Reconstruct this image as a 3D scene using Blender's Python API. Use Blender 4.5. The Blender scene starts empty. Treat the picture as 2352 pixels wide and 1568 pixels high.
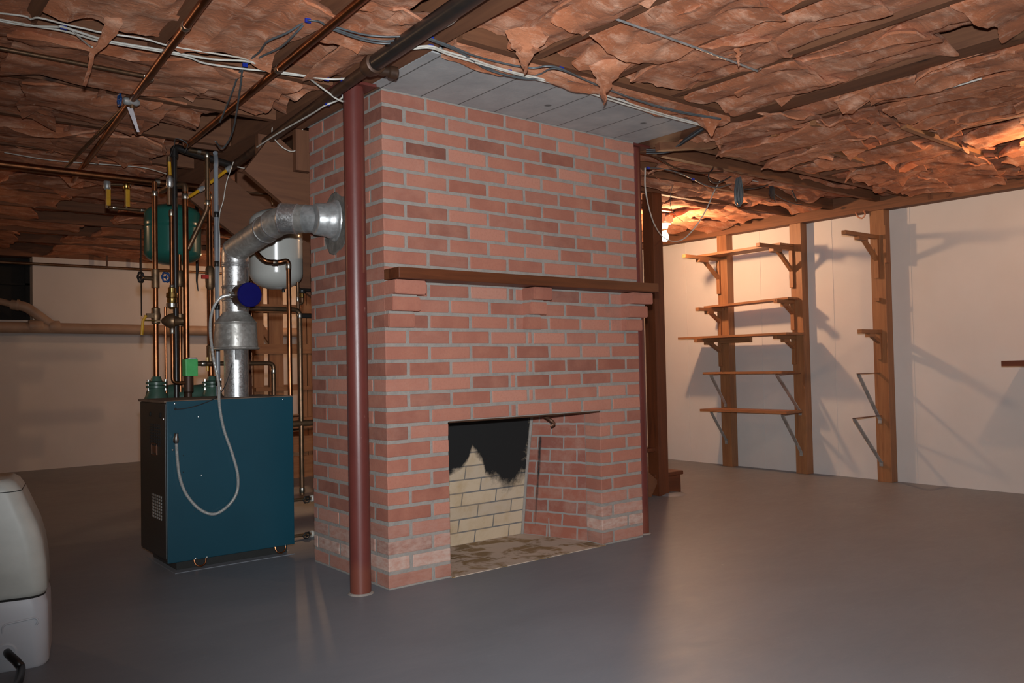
import bpy, bmesh, math, random
from mathutils import Vector, Matrix, noise
scene = bpy.context.scene
COL = scene.collection
PI = math.pi
V = Vector
# ------------------------------------------------------------ camera
CAM = V((-1.83636, -3.17061, .95802)); YAW, PIT, ROL, FPX = .67468, .02687, -.01996, 1929.316
_f = V((math.sin(YAW)*math.cos(PIT), math.cos(YAW)*math.cos(PIT), math.sin(PIT)))
_r = V((math.cos(YAW), -math.sin(YAW), 0)); _u = _r.cross(_f)
_r, _u = math.cos(ROL)*_r + math.sin(ROL)*_u, -math.sin(ROL)*_r + math.cos(ROL)*_u
cam = bpy.data.cameras.new('camera'); cam.sensor_width = 36; cam.lens = FPX/2352*36
cam.clip_start = .05; cam.clip_end = 100
co = bpy.data.objects.new('camera', cam); COL.objects.link(co)
co.matrix_world = Matrix(((_r.x, _u.x, -_f.x, CAM.x), (_r.y, _u.y, -_f.y, CAM.y), (_r.z, _u.z, -_f.z, CAM.z), (0, 0, 0, 1)))
scene.camera = co
def at(px, py, X=None, Y=None, Z=None):
    "point of the known plane X=, Y= or Z= seen at a photo pixel"
    d = _f + _r*((px-1176)/FPX) - _u*((py-784)/FPX)
    i, v = (0, X) if X is not None else (1, Y) if Y is not None else (2, Z)
    return CAM + d*((v-CAM[i])/d[i])
# ------------------------------------------------------------ world, lights, exposure
scene.view_settings.view_transform = 'Standard'; scene.view_settings.look = 'None'
scene.view_settings.gamma = 1; scene.view_settings.exposure = 0.0
scene.view_settings.use_curve_mapping = False
w = bpy.data.worlds.new('world'); scene.world = w; w.use_nodes = True
w.node_tree.nodes['Background'].inputs[0].default_value = (.02, .014, .01, 1)
w.node_tree.nodes['Background'].inputs[1].default_value = .35
FLASH_W, BULB_E = 590, 1280
WARM = (1, .58, .31, 1)
fl = bpy.data.lights.new('camera_flash', 'SPOT'); fl.energy = FLASH_W; fl.color = (.93, .97, 1)
fl.spot_size = math.radians(101); fl.spot_blend = 1.0; fl.shadow_soft_size = .025
fo = bpy.data.objects.new('camera_flash', fl); COL.objects.link(fo)
fo.location = CAM + _u*.14 + _f*.02
fo.rotation_euler = (V((.75, .70, .085))).to_track_quat('-Z', 'Y').to_euler()
BULB1 = V((3.5, 1.445, 2.0)); BULB2 = V((3.35, -1.5, 2.02)); BULB3 = V((-2.3, 3.5, 1.98)); BULB4 = V((1.9, 5.3, 1.95))
# ------------------------------------------------------------ materials
def new_mat(name):
    m = bpy.data.materials.new(name); m.use_nodes = True
    nt = m.node_tree; b = nt.nodes['Principled BSDF']
    return m, nt, b
def N(nt, t, **k):
    n = nt.nodes.new(t)
    for a, v in k.items(): setattr(n, a, v)
    return n
def ramp(nt, src, stops):
    r = N(nt, 'ShaderNodeValToRGB'); e = r.color_ramp.elements
    while len(e) < len(stops): e.new(.5)
    for q, (p, c) in zip(e, stops): q.position = p; q.color = c if len(c) == 4 else (*c, 1)
    nt.links.new(src, r.inputs[0]); return r.outputs[0]
def tex(nt, scale=(1, 1, 1), obj=True, rot=(0, 0, 0)):
    t = N(nt, 'ShaderNodeTexCoord'); m = N(nt, 'ShaderNodeMapping')
    m.inputs['Scale'].default_value = scale; m.inputs['Rotation'].default_value = rot
    nt.links.new(t.outputs['Object' if obj else 'UV'], m.inputs[0]); return m.outputs[0]
def nz(nt, vec, scale, detail=6, rough=.6, dist=0):
    n = N(nt, 'ShaderNodeTexNoise'); n.inputs['Scale'].default_value = scale; n.inputs['Detail'].default_value = detail
    n.inputs['Roughness'].default_value = rough; n.inputs['Distortion'].default_value = dist
    nt.links.new(vec, n.inputs['Vector']); return n.outputs['Fac']
def mixc(nt, fac, a, b, mode='MIX'):
    m = N(nt, 'ShaderNodeMix', data_type='RGBA', blend_type=mode)
    if isinstance(fac, (int, float)): m.inputs[0].default_value = fac
    else: nt.links.new(fac, m.inputs[0])
    for s, x in ((6, a), (7, b)):
        if isinstance(x, tuple): m.inputs[s].default_value = x if len(x) == 4 else (*x, 1)
        else: nt.links.new(x, m.inputs[s])
    return m.outputs[2]
def bump(nt, b, h, strength=.3, dist=.01):
    n = N(nt, 'ShaderNodeBump'); n.inputs['Strength'].default_value = strength; n.inputs['Distance'].default_value = dist
    nt.links.new(h, n.inputs['Height']); nt.links.new(n.outputs[0], b.inputs['Normal'])
def simple(name, col, rough=.5, metal=0, c2=None, scale=20, sc=(1, 1, 1), bmp=0, lo=.35, hi=.7, spec=None, coat=0):
    m, nt, b = new_mat(name)
    b.inputs['Roughness'].default_value = rough; b.inputs['Metallic'].default_value = metal
    if coat: b.inputs['Coat Weight'].default_value = coat
    if spec is not None: b.inputs['Specular IOR Level'].default_value = spec
    c2 = c2 or tuple(x*.72 for x in col)
    f = nz(nt, tex(nt, sc), scale)
    nt.links.new(ramp(nt, f, [(lo, col), (hi, c2)]), b.inputs['Base Color'])
    if bmp: bump(nt, b, f, bmp, .004)
    return m
M = {}
M['copper'] = simple('copper', (.38, .145, .06), .36, 1, (.13, .06, .032), 11, bmp=.05)
M['copper_dull'] = simple('copper_dull', (.24, .13, .075), .42, .85, (.12, .085, .05), 22, bmp=.1)
M['solder'] = simple('solder', (.62, .58, .52), .35, 1, (.35, .3, .22), 40)
M['brass'] = simple('brass', (.62, .42, .14), .28, 1, (.32, .2, .07), 30)
M['bronze'] = simple('bronze', (.25, .15, .08), .45, .8, (.12, .08, .05), 30)
M['black_iron'] = simple('black_iron', (.018, .017, .017), .32, .2, (.03, .022, .018), 20)
M['brown_iron'] = simple('brown_iron', (.085, .04, .022), .5, .3, (.04, .02, .012), 16)
M['black_plastic'] = simple('black_plastic', (.012, .012, .012), .4)
M['grey_pvc'] = simple('grey_pvc', (.23, .25, .28), .35, 0, (.17, .18, .2), 6)
M['white_cable'] = simple('white_cable', (.62, .60, .55), .45, 0, (.45, .42, .36), 9)
M['grey_cable'] = simple('grey_cable', (.10, .115, .125), .45, 0, (.06, .07, .075), 9)
M['dark_cable'] = simple('dark_cable', (.03, .03, .033), .45)
M['blue_clip'] = simple('blue_clip', (.01, .03, .32), .4)
M['yellow'] = simple('yellow_vinyl', (.62, .33, .015), .38, 0, (.45, .22, .01), 20)
M['yellow_pipe'] = M['yellow']
M['red'] = simple('red_handle', (.45, .03, .02), .4)
M['blue_handle'] = simple('blue_handle', (.015, .06, .2), .35)
M['green_pump'] = simple('green_enamel', (.05, .105, .075), .38, 0, (.035, .07, .05), 18)
M['green_tank'] = simple('green_tank_enamel', (.016, .105, .082), .22, 0, (.016, .09, .07), 5)
M['white_tank'] = simple('white_enamel', (.46, .46, .43), .2, 0, (.41, .41, .385), 4)
M['green_box'] = simple('green_label', (.08, .46, .13), .5, 0, (.06, .38, .1), 30)
M['steel'] = simple('bright_steel', (.6, .6, .58), .28, 1, (.4, .4, .38), 40)
M['navy'] = simple('navy_enamel', (.004, .004, .11), .55, 0, (.003, .003, .09), 8, spec=.15)
M['pink_tag'] = simple('paper_tag', (.6, .55, .58), .6)
M['rust'] = simple('rusty_copper', (.22, .10, .06), .5, .6, (.1, .05, .03), 30)
M['beige_pvc'] = simple('beige_pvc', (.36, .25, .18), .55, 0, (.28, .19, .135), 7)
M['machine'] = simple('ivory_plastic', (.56, .57, .53), .45, 0, (.37, .38, .35), 3)
M['machine_lo'] = simple('pale_grey_plastic', (.52, .54, .58), .45, 0, (.47, .49, .53), 3)
M['dark_gap'] = simple('dark_gap', (.01, .01, .01), .8)
# galvanised steel with spangle
def galv(name, c1, c2, rough, scale=90, dust=0.):
    m, nt, b = new_mat(name); b.inputs['Metallic'].default_value = 1 if not dust else (.9 if name == 'galvanised_steel' else .55)
    v = N(nt, 'ShaderNodeTexVoronoi'); v.inputs['Scale'].default_value = scale; nt.links.new(tex(nt), v.inputs['Vector'])
    s = N(nt, 'ShaderNodeSeparateColor'); nt.links.new(v.outputs['Color'], s.inputs[0])
    c = ramp(nt, s.outputs[0], [(.0, c1), (1, c2)])
    f2 = nz(nt, tex(nt), 9); c = mixc(nt, ramp(nt, f2, [(.45, (0, 0, 0)), (.75, (1, 1, 1))]), c, tuple(x*.6 for x in c2))
    nt.links.new(c, b.inputs['Base Color'])
    nt.links.new(ramp(nt, s.outputs[1], [(0, (rough*.8,)*3), (1, (rough*1.3,)*3)]), b.inputs['Roughness'])
    bump(nt, b, f2, .12, .003)
    return m
M['galv'] = galv('galvanised_steel', (.82, .82, .81), (.62, .62, .62), .36, 150, .5)
M['galv_dull'] = galv('dusty_galvanised_steel', (.50, .49, .46), (.38, .36, .33), .40, 60, .5)
M['galv_grey'] = galv('grey_galvanised_steel', (.5, .51, .51), (.38, .39, .39), .36, 60, .5)
M['flex'] = simple('flexible_steel_conduit', (.62, .62, .60), .38, .55, (.5, .5, .48), 60)
# boiler paint
M['boiler_blue'] = simple('boiler_blue_paint', (.006, .056, .085), .38, 0, (.005, .050, .076), 3, bmp=.0)
M['boiler_dark'] = simple('boiler_charcoal_panel', (.028, .030, .029), .36, 0, (.022, .023, .022), 5)
M['boiler_top'] = simple('dusty_boiler_top', (.20, .13, .09), .8, 0, (.14, .09, .06), 12)
def wood(name, c1, c2, rough=.6, axis=0, knots=True, scale=1.0):
    m, nt, b = new_mat(name); b.inputs['Roughness'].default_value = rough
    s = [14, 14, 14]; s[axis] = 1.1; s = tuple(x*scale for x in s)
    v = tex(nt, s); f = nz(nt, v, 2.2, 8, .65, .6)
    c = ramp(nt, f, [(.3, c1), (.52, tuple((a+b_)/2 for a, b_ in zip(c1, c2))), (.7, c2)])
    if knots:
        vo = N(nt, 'ShaderNodeTexVoronoi'); vo.inputs['Scale'].default_value = 1.0
        ks = [9, 9, 9]; ks[axis] = 3.2
        nt.links.new(tex(nt, tuple(ks)), vo.inputs['Vector'])
        c = mixc(nt, ramp(nt, vo.outputs['Distance'], [(.05, (1, 1, 1)), (.11, (0, 0, 0))]), c, tuple(x*.35 for x in c2))
    nt.links.new(c, b.inputs['Base Color']); bump(nt, b, f, .15, .002)
    return m
for a in (0, 1, 2):
    M['joist%d' % a] = wood('aged_joist_wood_%d' % a, (.195, .078, .034), (.11, .041, .018), .75, a)
    M['pine%d' % a] = wood('orange_pine_%d' % a, (.31, .14, .058), (.19, .075, .03), .55, a)
    M['stain%d' % a] = wood('dark_stained_wood_%d' % a, (.125, .033, .010), (.062, .016, .005), .5, a)
    M['panel%d' % a] = wood('brown_stair_wood_%d' % a, (.165, .066, .030), (.11, .042, .020), .6, a, False)
M['deck'] = wood('subfloor_boards', (.15, .08, .04), (.09, .045, .022), .8, 0)
# insulation
m, nt, b = new_mat('pink_fibreglass'); b.inputs['Roughness'].default_value = .95
b.inputs['Specular IOR Level'].default_value = .08
b.inputs['Sheen Weight'].default_value = .12; b.inputs['Sheen Tint'].default_value = (.9, .6, .45, 1)
f1 = nz(nt, tex(nt, (1, 1, 1)), 3.0, 6, .55, .5); f2 = nz(nt, tex(nt, (2.2, 5, 6), rot=(0, 0, .5)), 3.2, 7, .66, .35); f4 = nz(nt, tex(nt, (9, 2.5, 9), rot=(0, 0, -.7)), 6, 6, .7, .2)
f3 = nz(nt, tex(nt, (1, 1, 3)), 26, 5, .65, .6)
c = ramp(nt, f1, [(.30, (.27, .085, .038)), (.5, (.40, .145, .072)), (.70, (.52, .225, .125))])
c = mixc(nt, ramp(nt, f2, [(.50, (0, 0, 0)), (.72, (.6, .6, .6))]), c, (.78, .50, .36))
c = mixc(nt, ramp(nt, f4, [(.58, (0, 0, 0)), (.78, (.55, .55, .55))]), c, (.82, .60, .46))
c = mixc(nt, ramp(nt, f3, [(.32, (.28, .28, .28)), (.52, (0, 0, 0))]), c, (.30, .10, .045))
nt.links.new(c, b.inputs['Base Color'])
ad = N(nt, 'ShaderNodeMath', operation='ADD'); nt.links.new(f2, ad.inputs[0])
ml = N(nt, 'ShaderNodeMath', operation='MULTIPLY'); ml.inputs[1].default_value = .25; nt.links.new(f3, ml.inputs[0]); nt.links.new(ml.outputs[0], ad.inputs[1])
bump(nt, b, ad.outputs[0], .7, .014)
M['pink'] = m
# brick: per-brick tone from an attribute, plus stains of its own
m, nt, b = new_mat('red_brick'); b.inputs['Roughness'].default_value = .85
a = N(nt, 'ShaderNodeAttribute', attribute_name='tone')
f1 = nz(nt, tex(nt), 7, 6, .6); f2 = nz(nt, tex(nt), 90, 4, .7)
c = ramp(nt, a.outputs['Fac'], [(0, (.175, .06, .04)), (.3, (.28, .097, .064)), (.65, (.375, .145, .098)), (1, (.46, .205, .145))])
c = mixc(nt, ramp(nt, f1, [(.42, (0, 0, 0)), (.72, (.45, .45, .45))]), c, (.47, .20, .13))
c = mixc(nt, ramp(nt, f2, [(.36, (.22, .22, .22)), (.52, (0, 0, 0))]), c, (.26, .09, .06))
g = N(nt, 'ShaderNodeAttribute', attribute_name='lime'); fl_ = nz(nt, tex(nt, (6, 6, 14)), 3, 5, .7)
mu = N(nt, 'ShaderNodeMath', operation='MULTIPLY'); nt.links.new(g.outputs['Fac'], mu.inputs[0]); nt.links.new(ramp(nt, fl_, [(.3, (.2,)*3), (.6, (1, 1, 1))]), mu.inputs[1])
c = mixc(nt, mu.outputs[0], c, (.50, .36, .30))
nt.links.new(c, b.inputs['Base Color']); bump(nt, b, f2, .35, .003); M['brick'] = m
m, nt, b = new_mat('mortar'); b.inputs['Roughness'].default_value = .95
f = nz(nt, tex(nt), 16, 7, .7); c = ramp(nt, f, [(.3, (.215, .20, .185)), (.55, (.30, .265, .235)), (.75, (.235, .195, .165))])
nt.links.new(c, b.inputs['Base Color']); bump(nt, b, nz(nt, tex(nt), 120, 4), .5, .004); M['mortar'] = m
m, nt, b = new_mat('cement_patch'); b.inputs['Roughness'].default_value = .95
f = nz(nt, tex(nt), 18, 7, .7); nt.links.new(ramp(nt, f, [(.3, (.07, .062, .054)), (.7, (.17, .15, .13))]), b.inputs['Base Color'])
bump(nt, b, f, .6, .01); M['cement'] = m
# concrete slab overhead with board marks running along Y
m, nt, b = new_mat('formed_concrete'); b.inputs['Roughness'].default_value = .9
f = nz(nt, tex(nt), 6, 8, .65); f2 = nz(nt, tex(nt), 60, 4)
c = ramp(nt, f, [(.3, (.33, .335, .34)), (.7, (.45, .45, .445))])
wv = N(nt, 'ShaderNodeTexWave', wave_type='BANDS', bands_direction='X'); wv.inputs['Scale'].default_value = 1.53
wv.inputs['Distortion'].default_value = .12; wv.inputs['Detail'].default_value = 3; wv.inputs['Detail Scale'].default_value = 6
nt.links.new(tex(nt), wv.inputs['Vector'])
ln = ramp(nt, wv.outputs['Fac'], [(.0, (1, 1, 1)), (.004, (0, 0, 0))])
c = mixc(nt, ln, c, (.06, .055, .05)); 
vo = N(nt, 'ShaderNodeTexVoronoi'); vo.inputs['Scale'].default_value = 4.2; nt.links.new(tex(nt, (1, 1, .01)), vo.inputs['Vector'])
c = mixc(nt, ramp(nt, vo.outputs['Distance'], [(.05, (.8,)*3), (.09, (0, 0, 0))]), c, (.07, .07, .068))
nt.links.new(c, b.inputs['Base Color']); bump(nt, b, f2, .25, .003); M['slab'] = m
# walls
m, nt, b = new_mat('white_painted_concrete'); b.inputs['Roughness'].default_value = .75
f = nz(nt, tex(nt), 1.4, 6, .6); f2 = nz(nt, tex(nt, (1, 1, .25)), 45, 5)
nt.links.new(ramp(nt, f, [(.3, (.525, .49, .465)), (.7, (.58, .55, .53))]), b.inputs['Base Color'])
bump(nt, b, f2, .18, .003); M['wall'] = m
# floor
m, nt, b = new_mat('grey_painted_floor'); 
f = nz(nt, tex(nt, (1, 1.6, 1)), 1.3, 7, .6, .4); f2 = nz(nt, tex(nt, (3, 9, 1), rot=(0, 0, .6)), 2.2, 8, .75, .8); f3 = nz(nt, tex(nt), 160, 2)
c = ramp(nt, f, [(.3, (.165, .18, .203)), (.7, (.20, .217, .243))])
c = mixc(nt, ramp(nt, f2, [(.60, (0, 0, 0)), (.80, (.55,)*3)]), c, (.32, .33, .34))
sp = N(nt, 'ShaderNodeTexVoronoi'); sp.inputs['Scale'].default_value = 3.1; nt.links.new(tex(nt), sp.inputs['Vector'])
c = mixc(nt, ramp(nt, sp.outputs['Distance'], [(.012, (.7,)*3), (.02, (0, 0, 0))]), c, (.42, .42, .42))
nt.links.new(c, b.inputs['Base Color'])
nt.links.new(ramp(nt, f2, [(.3, (.44,)*3), (.8, (.56,)*3)]), b.inputs['Roughness'])
bump(nt, b, f3, .12, .002); M['floor'] = m
# red steel column paint
m, nt, b = new_mat('red_oxide_paint'); b.inputs['Roughness'].default_value = .38
f = nz(nt, tex(nt, (1, 1, .35)), 9, 7, .65); f2 = nz(nt, tex(nt, (1, 1, .4)), 55, 4, .7)
c = ramp(nt, f, [(.3, (.135, .033, .026)), (.7, (.095, .022, .018))])
c = mixc(nt, ramp(nt, f2, [(.66, (0, 0, 0)), (.78, (.7,)*3)]), c, (.30, .15, .12))
sx = N(nt, 'ShaderNodeSeparateXYZ'); nt.links.new(tex(nt), sx.inputs[0])
ma = N(nt, 'ShaderNodeMath', operation='MULTIPLY_ADD'); nt.links.new(f, ma.inputs[0]); ma.inputs[1].default_value = -.2; nt.links.new(sx.outputs[2], ma.inputs[2])
c = mixc(nt, ramp(nt, ma.outputs[0], [(.0, (.9,)*3), (.06, (0, 0, 0))]), c, (.16, .045, .028))
nt.links.new(c, b.inputs['Base Color']); bump(nt, b, f2, .15, .002); M['red_oxide'] = m
# firebrick with soot (attribute) and hearth
m, nt, b = new_mat('sooty_firebrick'); b.inputs['Roughness'].default_value = .88
br = N(nt, 'ShaderNodeTexBrick'); br.inputs['Scale'].default_value = 1
br.inputs['Brick Width'].default_value = .235; br.inputs['Row Height'].default_value = .0700
br.inputs['Mortar Size'].default_value = .0042; br.inputs['Mortar Smooth'].default_value = .2
br.inputs['Color1'].default_value = (.58, .45, .31, 1); br.inputs['Color2'].default_value = (.50, .40, .30, 1); br.inputs['Mortar'].default_value = (.16, .155, .15, 1)
uv = tex(nt, obj=False); nt.links.new(uv, br.inputs['Vector'])
f = nz(nt, tex(nt), 9, 6, .65); c = mixc(nt, ramp(nt, f, [(.45, (0, 0, 0)), (.7, (.6,)*3)]), br.outputs['Color'], (.42, .28, .14))
at_ = N(nt, 'ShaderNodeAttribute', attribute_name='soot'); f5 = nz(nt, tex(nt, (1, 1, 1)), 14, 7, .7, .4)
ma = N(nt, 'ShaderNodeMath', operation='MULTIPLY_ADD'); nt.links.new(f5, ma.inputs[0]); ma.inputs[1].default_value = .7; nt.links.new(at_.outputs['Fac'], ma.inputs[2])
c = mixc(nt, ramp(nt, ma.outputs[0], [(.72, (0, 0, 0)), (.98, (1, 1, 1))]), c, (.007, .007, .007))
nt.links.new(c, b.inputs['Base Color']); bump(nt, b, br.outputs['Fac'], -.5, .004); M['firebrick'] = m
m, nt, b = new_mat('sooty_red_brick'); b.inputs['Roughness'].default_value = .88
br = N(nt, 'ShaderNodeTexBrick'); br.inputs['Scale'].default_value = 1; br.inputs['Brick Width'].default_value = .195; br.inputs['Row Height'].default_value = .07
br.inputs['Mortar Size'].default_value = .0055; br.inputs['Mortar Smooth'].default_value = .15
br.inputs['Color1'].default_value = (.29, .095, .06, 1); br.inputs['Color2'].default_value = (.21, .07, .05, 1); br.inputs['Mortar'].default_value = (.24, .225, .21, 1)
uv = tex(nt, obj=False); 
wn = N(nt, 'ShaderNodeTexNoise'); wn.inputs['Scale'].default_value = 12; nt.links.new(uv, wn.inputs['Vector'])
wm = N(nt, 'ShaderNodeMix', data_type='RGBA', blend_type='LINEAR_LIGHT'); wm.inputs[0].default_value = .006
nt.links.new(uv, wm.inputs[6]); nt.links.new(wn.outputs['Color'], wm.inputs[7]); nt.links.new(wm.outputs[2], br.inputs['Vector'])
f = nz(nt, tex(nt), 10, 7, .7); c = mixc(nt, ramp(nt, f, [(.45, (0, 0, 0)), (.75, (.6,)*3)]), br.outputs['Color'], (.36, .22, .17))
at_ = N(nt, 'ShaderNodeAttribute', attribute_name='soot'); ma = N(nt, 'ShaderNodeMath', operation='MULTIPLY_ADD')
nt.links.new(f, ma.inputs[0]); ma.inputs[1].default_value = .8; nt.links.new(at_.outputs['Fac'], ma.inputs[2])
c = mixc(nt, ramp(nt, ma.outputs[0], [(.75, (0, 0, 0)), (1.15, (1, 1, 1))]), c, (.012, .011, .011))
nt.links.new(c, b.inputs['Base Color']); bump(nt, b, br.outputs['Fac'], -.9, .006); M['fire_red'] = m
m, nt, b = new_mat('hearth_brick'); b.inputs['Roughness'].default_value = .85
br = N(nt, 'ShaderNodeTexBrick'); br.inputs['Scale'].default_value = 1; br.inputs['Brick Width'].default_value = .22; br.inputs['Row Height'].default_value = .105
br.inputs['Mortar Size'].default_value = .006; br.inputs['Mortar Smooth'].default_value = .6
br.inputs['Color1'].default_value = (.30, .19, .085, 1); br.inputs['Color2'].default_value = (.19, .13, .065, 1); br.inputs['Mortar'].default_value = (.50, .40, .31, 1)
nt.links.new(tex(nt, rot=(0, 0, .0)), br.inputs['Vector'])
f = nz(nt, tex(nt), 7.5, 5, .6, .5); c = mixc(nt, ramp(nt, f, [(.44, (0, 0, 0)), (.54, (1, 1, 1))]), br.outputs['Color'], (.54, .43, .34))
nt.links.new(c, b.inputs['Base Color']); bump(nt, b, f, .2, .003); M['hearth'] = m
def emit(name, col, s):
    m, nt, b = new_mat(name); b.inputs['Emission Color'].default_value = col; b.inputs['Emission Strength'].default_value = s
    b.inputs['Base Color'].default_value = (1, .9, .8, 1); return m
M['porcelain'] = simple('porcelain', (.6, .55, .48), .3)
# ------------------------------------------------------------ mesh helpers
def finish(name, bm, mat, parent=None, smooth=False, loc=None):
    if smooth:
        for f in bm.faces: f.smooth = True
    bmesh.ops.recalc_face_normals(bm, faces=bm.faces)
    me = bpy.data.meshes.new(name); bm.to_mesh(me); bm.free()
    if smooth:
        try: me.set_sharp_from_angle(angle=math.radians(38))
        except Exception: pass
    me.materials.append(M[mat] if isinstance(mat, str) else mat)
    o = bpy.data.objects.new(name, me); COL.objects.link(o)
    if parent: o.parent = parent; o.matrix_parent_inverse = parent.matrix_basis.inverted()
    if parent is not None:
        # keep world placement: meshes are built in world space
        base = parent
        T = Matrix.Translation((0, 0, 0))
        p = parent; mw = Matrix.Identity(4)
        while p is not None:
            mw = p.matrix_basis @ mw if p.parent is None else (p.matrix_parent_inverse @ p.matrix_basis) @ mw
            p = p.parent
        o.matrix_parent_inverse = mw.inverted()
    return o
def thing(name, label, cat, loc=(0, 0, 0), group=None):
    o = bpy.data.objects.new(name, None); COL.objects.link(o); o.location = loc; o.empty_display_size = .1
    o['label'] = label; o['category'] = cat
    if group: o['group'] = group
    return o
def tag(o, label, cat, group=None):
    o['label'] = label; o['category'] = cat
    if group: o['group'] = group
    return o
def struct(o): o['kind'] = 'structure'; return o
def box(bm, lo, hi, rot=None, pivot=None, bev=0):
    vs = [bm.verts.new((x, y, z)) for z in (lo[2], hi[2]) for y in (lo[1], hi[1]) for x in (lo[0], hi[0])]
    fs = [bm.faces.new([vs[i] for i in q]) for q in ((0, 2, 3, 1), (4, 5, 7, 6), (0, 1, 5, 4), (2, 6, 7, 3), (0, 4, 6, 2), (1, 3, 7, 5))]
    if rot is not None: bmesh.ops.rotate(bm, verts=vs, cent=pivot or ((V(lo)+V(hi))/2), matrix=rot)
    if bev:
        es = set(e for f in fs for e in f.edges)
        bmesh.ops.bevel(bm, geom=list(es), offset=bev, segments=2, affect='EDGES', profile=.6)
    return vs
def BX(name, lo, hi, mat, parent=None, bev=0, rot=None, pivot=None):
    bm = bmesh.new(); box(bm, lo, hi, rot, pivot, bev); return finish(name, bm, mat, parent)
def beam(bm, p, q, w, h, up=V((0, 0, 1))):
    "bar from p to q, w across, h along up"
    p, q = V(p), V(q); d = (q-p).normalized(); s = d.cross(up).normalized(); u = s.cross(d)
    vs = []
    for c in (p, q):
        for a, b in ((-1, -1), (1, -1), (1, 1), (-1, 1)): vs.append(bm.verts.new(c + s*(a*w/2) + u*(b*h/2)))
    for i in range(4): bm.faces.new((vs[i], vs[(i+1) % 4], vs[4+(i+1) % 4], vs[4+i]))
    bm.faces.new(vs[:4][::-1]); bm.faces.new(vs[4:])
def BEAM(name, p, q, w, h, mat, parent=None, up=V((0, 0, 1))):
    bm = bmesh.new(); beam(bm, p, q, w, h, up); return finish(name, bm, mat, parent)
def smooth_path(pts, n=6):
    pts = [V(p) for p in pts]; out = []
    if len(pts) < 3: return pts
    P = [pts[0]*2-pts[1]] + pts + [pts[-1]*2-pts[-2]]
    for i in range(1, len(P)-2):
        for k in range(n):
            t = k/n; a, b, c, d = P[i-1], P[i], P[i+1], P[i+2]
            out.append(.5*((2*b) + (c-a)*t + (2*a-5*b+4*c-d)*t*t + (3*b-a-3*c+d)*t**3))
    out.append(pts[-1]); return out
def round_path(pts, r, n=6):
    "polyline with filleted corners"
    pts = [V(p) for p in pts]; out = [pts[0]]
    for i in range(1, len(pts)-1):
        a, b, c = pts[i-1], pts[i], pts[i+1]
        u, v = (a-b), (c-b); rr = min(r, u.length*.49, v.length*.49)
        p, q = b+u.normalized()*rr, b+v.normalized()*rr
        for k in range(n+1):
            t = k/n; out.append((1-t)**2*p + 2*t*(1-t)*b + t*t*q)
    out.append(pts[-1]); return out
def tube(bm, pts, r, seg=14, cap=True, rf=None):
    pts = [V(p) for p in pts]
    n = len(pts); rings = []
    t = (pts[1]-pts[0]).normalized(); ref = V((0, 0, 1)) if abs(t.z) < .9 else V((1, 0, 0))
    nx = t.cross(ref).normalized()
    for i in range(n):
        t = (pts[min(i+1, n-1)]-pts[max(i-1, 0)]).normalized()
        nx = (nx - t*nx.dot(t)).normalized(); ny = t.cross(nx)
        rr = r if rf is None else rf(i/(n-1))
        rings.append([bm.verts.new(pts[i] + (nx*math.cos(a)+ny*math.sin(a))*rr) for a in (2*PI*k/seg for k in range(seg))])
    for a, b in zip(rings, rings[1:]):
        for k in range(seg): bm.faces.new((a[k], a[(k+1) % seg], b[(k+1) % seg], b[k]))
    if cap: bm.faces.new(rings[0][::-1]); bm.faces.new(rings[-1])
def TUBE(name, pts, r, mat, parent=None, seg=14, rf=None):
    bm = bmesh.new(); tube(bm, pts, r, seg, True, rf); return finish(name, bm, mat, parent, True)
def lathe(bm, prof, base=(0, 0, 0), axis=V((0, 0, 1)), seg=32):
    "prof: list of (radius, distance along axis)"
    base = V(base); axis = V(axis).normalized(); ref = V((0, 0, 1)) if abs(axis.z) < .9 else V((1, 0, 0))
    x = axis.cross(ref).normalized(); y = axis.cross(x); rings = []
    for r, h in prof:
        c = base + axis*h
        if r < 1e-5: rings.append([bm.verts.new(c)])
        else: rings.append([bm.verts.new(c + (x*math.cos(2*PI*k/seg)+y*math.sin(2*PI*k/seg))*r) for k in range(seg)])
    for a, b in zip(rings, rings[1:]):
        for k in range(seg):
            k2 = (k+1) % seg
            if len(a) == 1 and len(b) == 1: continue
            if len(a) == 1: bm.faces.new((a[0], b[k2], b[k]))
            elif len(b) == 1: bm.faces.new((a[k], a[k2], b[0]))
            else: bm.faces.new((a[k], a[k2], b[k2], b[k]))
    if len(rings[0]) > 1: bm.faces.new(rings[0][::-1])
    if len(rings[-1]) > 1: bm.faces.new(rings[-1])
def LATHE(name, prof, base, axis, mat, parent=None, seg=32):
    bm = bmesh.new(); lathe(bm, prof, base, axis, seg); return finish(name, bm, mat, parent, True)
def band(name, c, axis, r, l, mat, parent):          # solder / coupling ring
    return LATHE(name, [(r*.92, -l/2), (r, -l/2+.002), (r, l/2-.002), (r*.92, l/2)], c, axis, mat, parent, 16)
fn = lambda x, y, z=0: noise.noise(V((x, y, z)))
# ------------------------------------------------------------ structure
XW, YB, XL, YF, HC = 4.49, 6.34, -4.6, -5.6, 2.41
struct(BX('floor', (XL-.2, YF-.2, -.1), (XW+.2, YB+.2, 0), 'floor'))
struct(BX('ceiling', (XL-.2, YF-.2, HC), (XW+.2, YB+.2, HC+.08), 'deck'))
def wall_with_ribs(name, lo, hi): return struct(BX(name, lo, hi, 'wall'))
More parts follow.
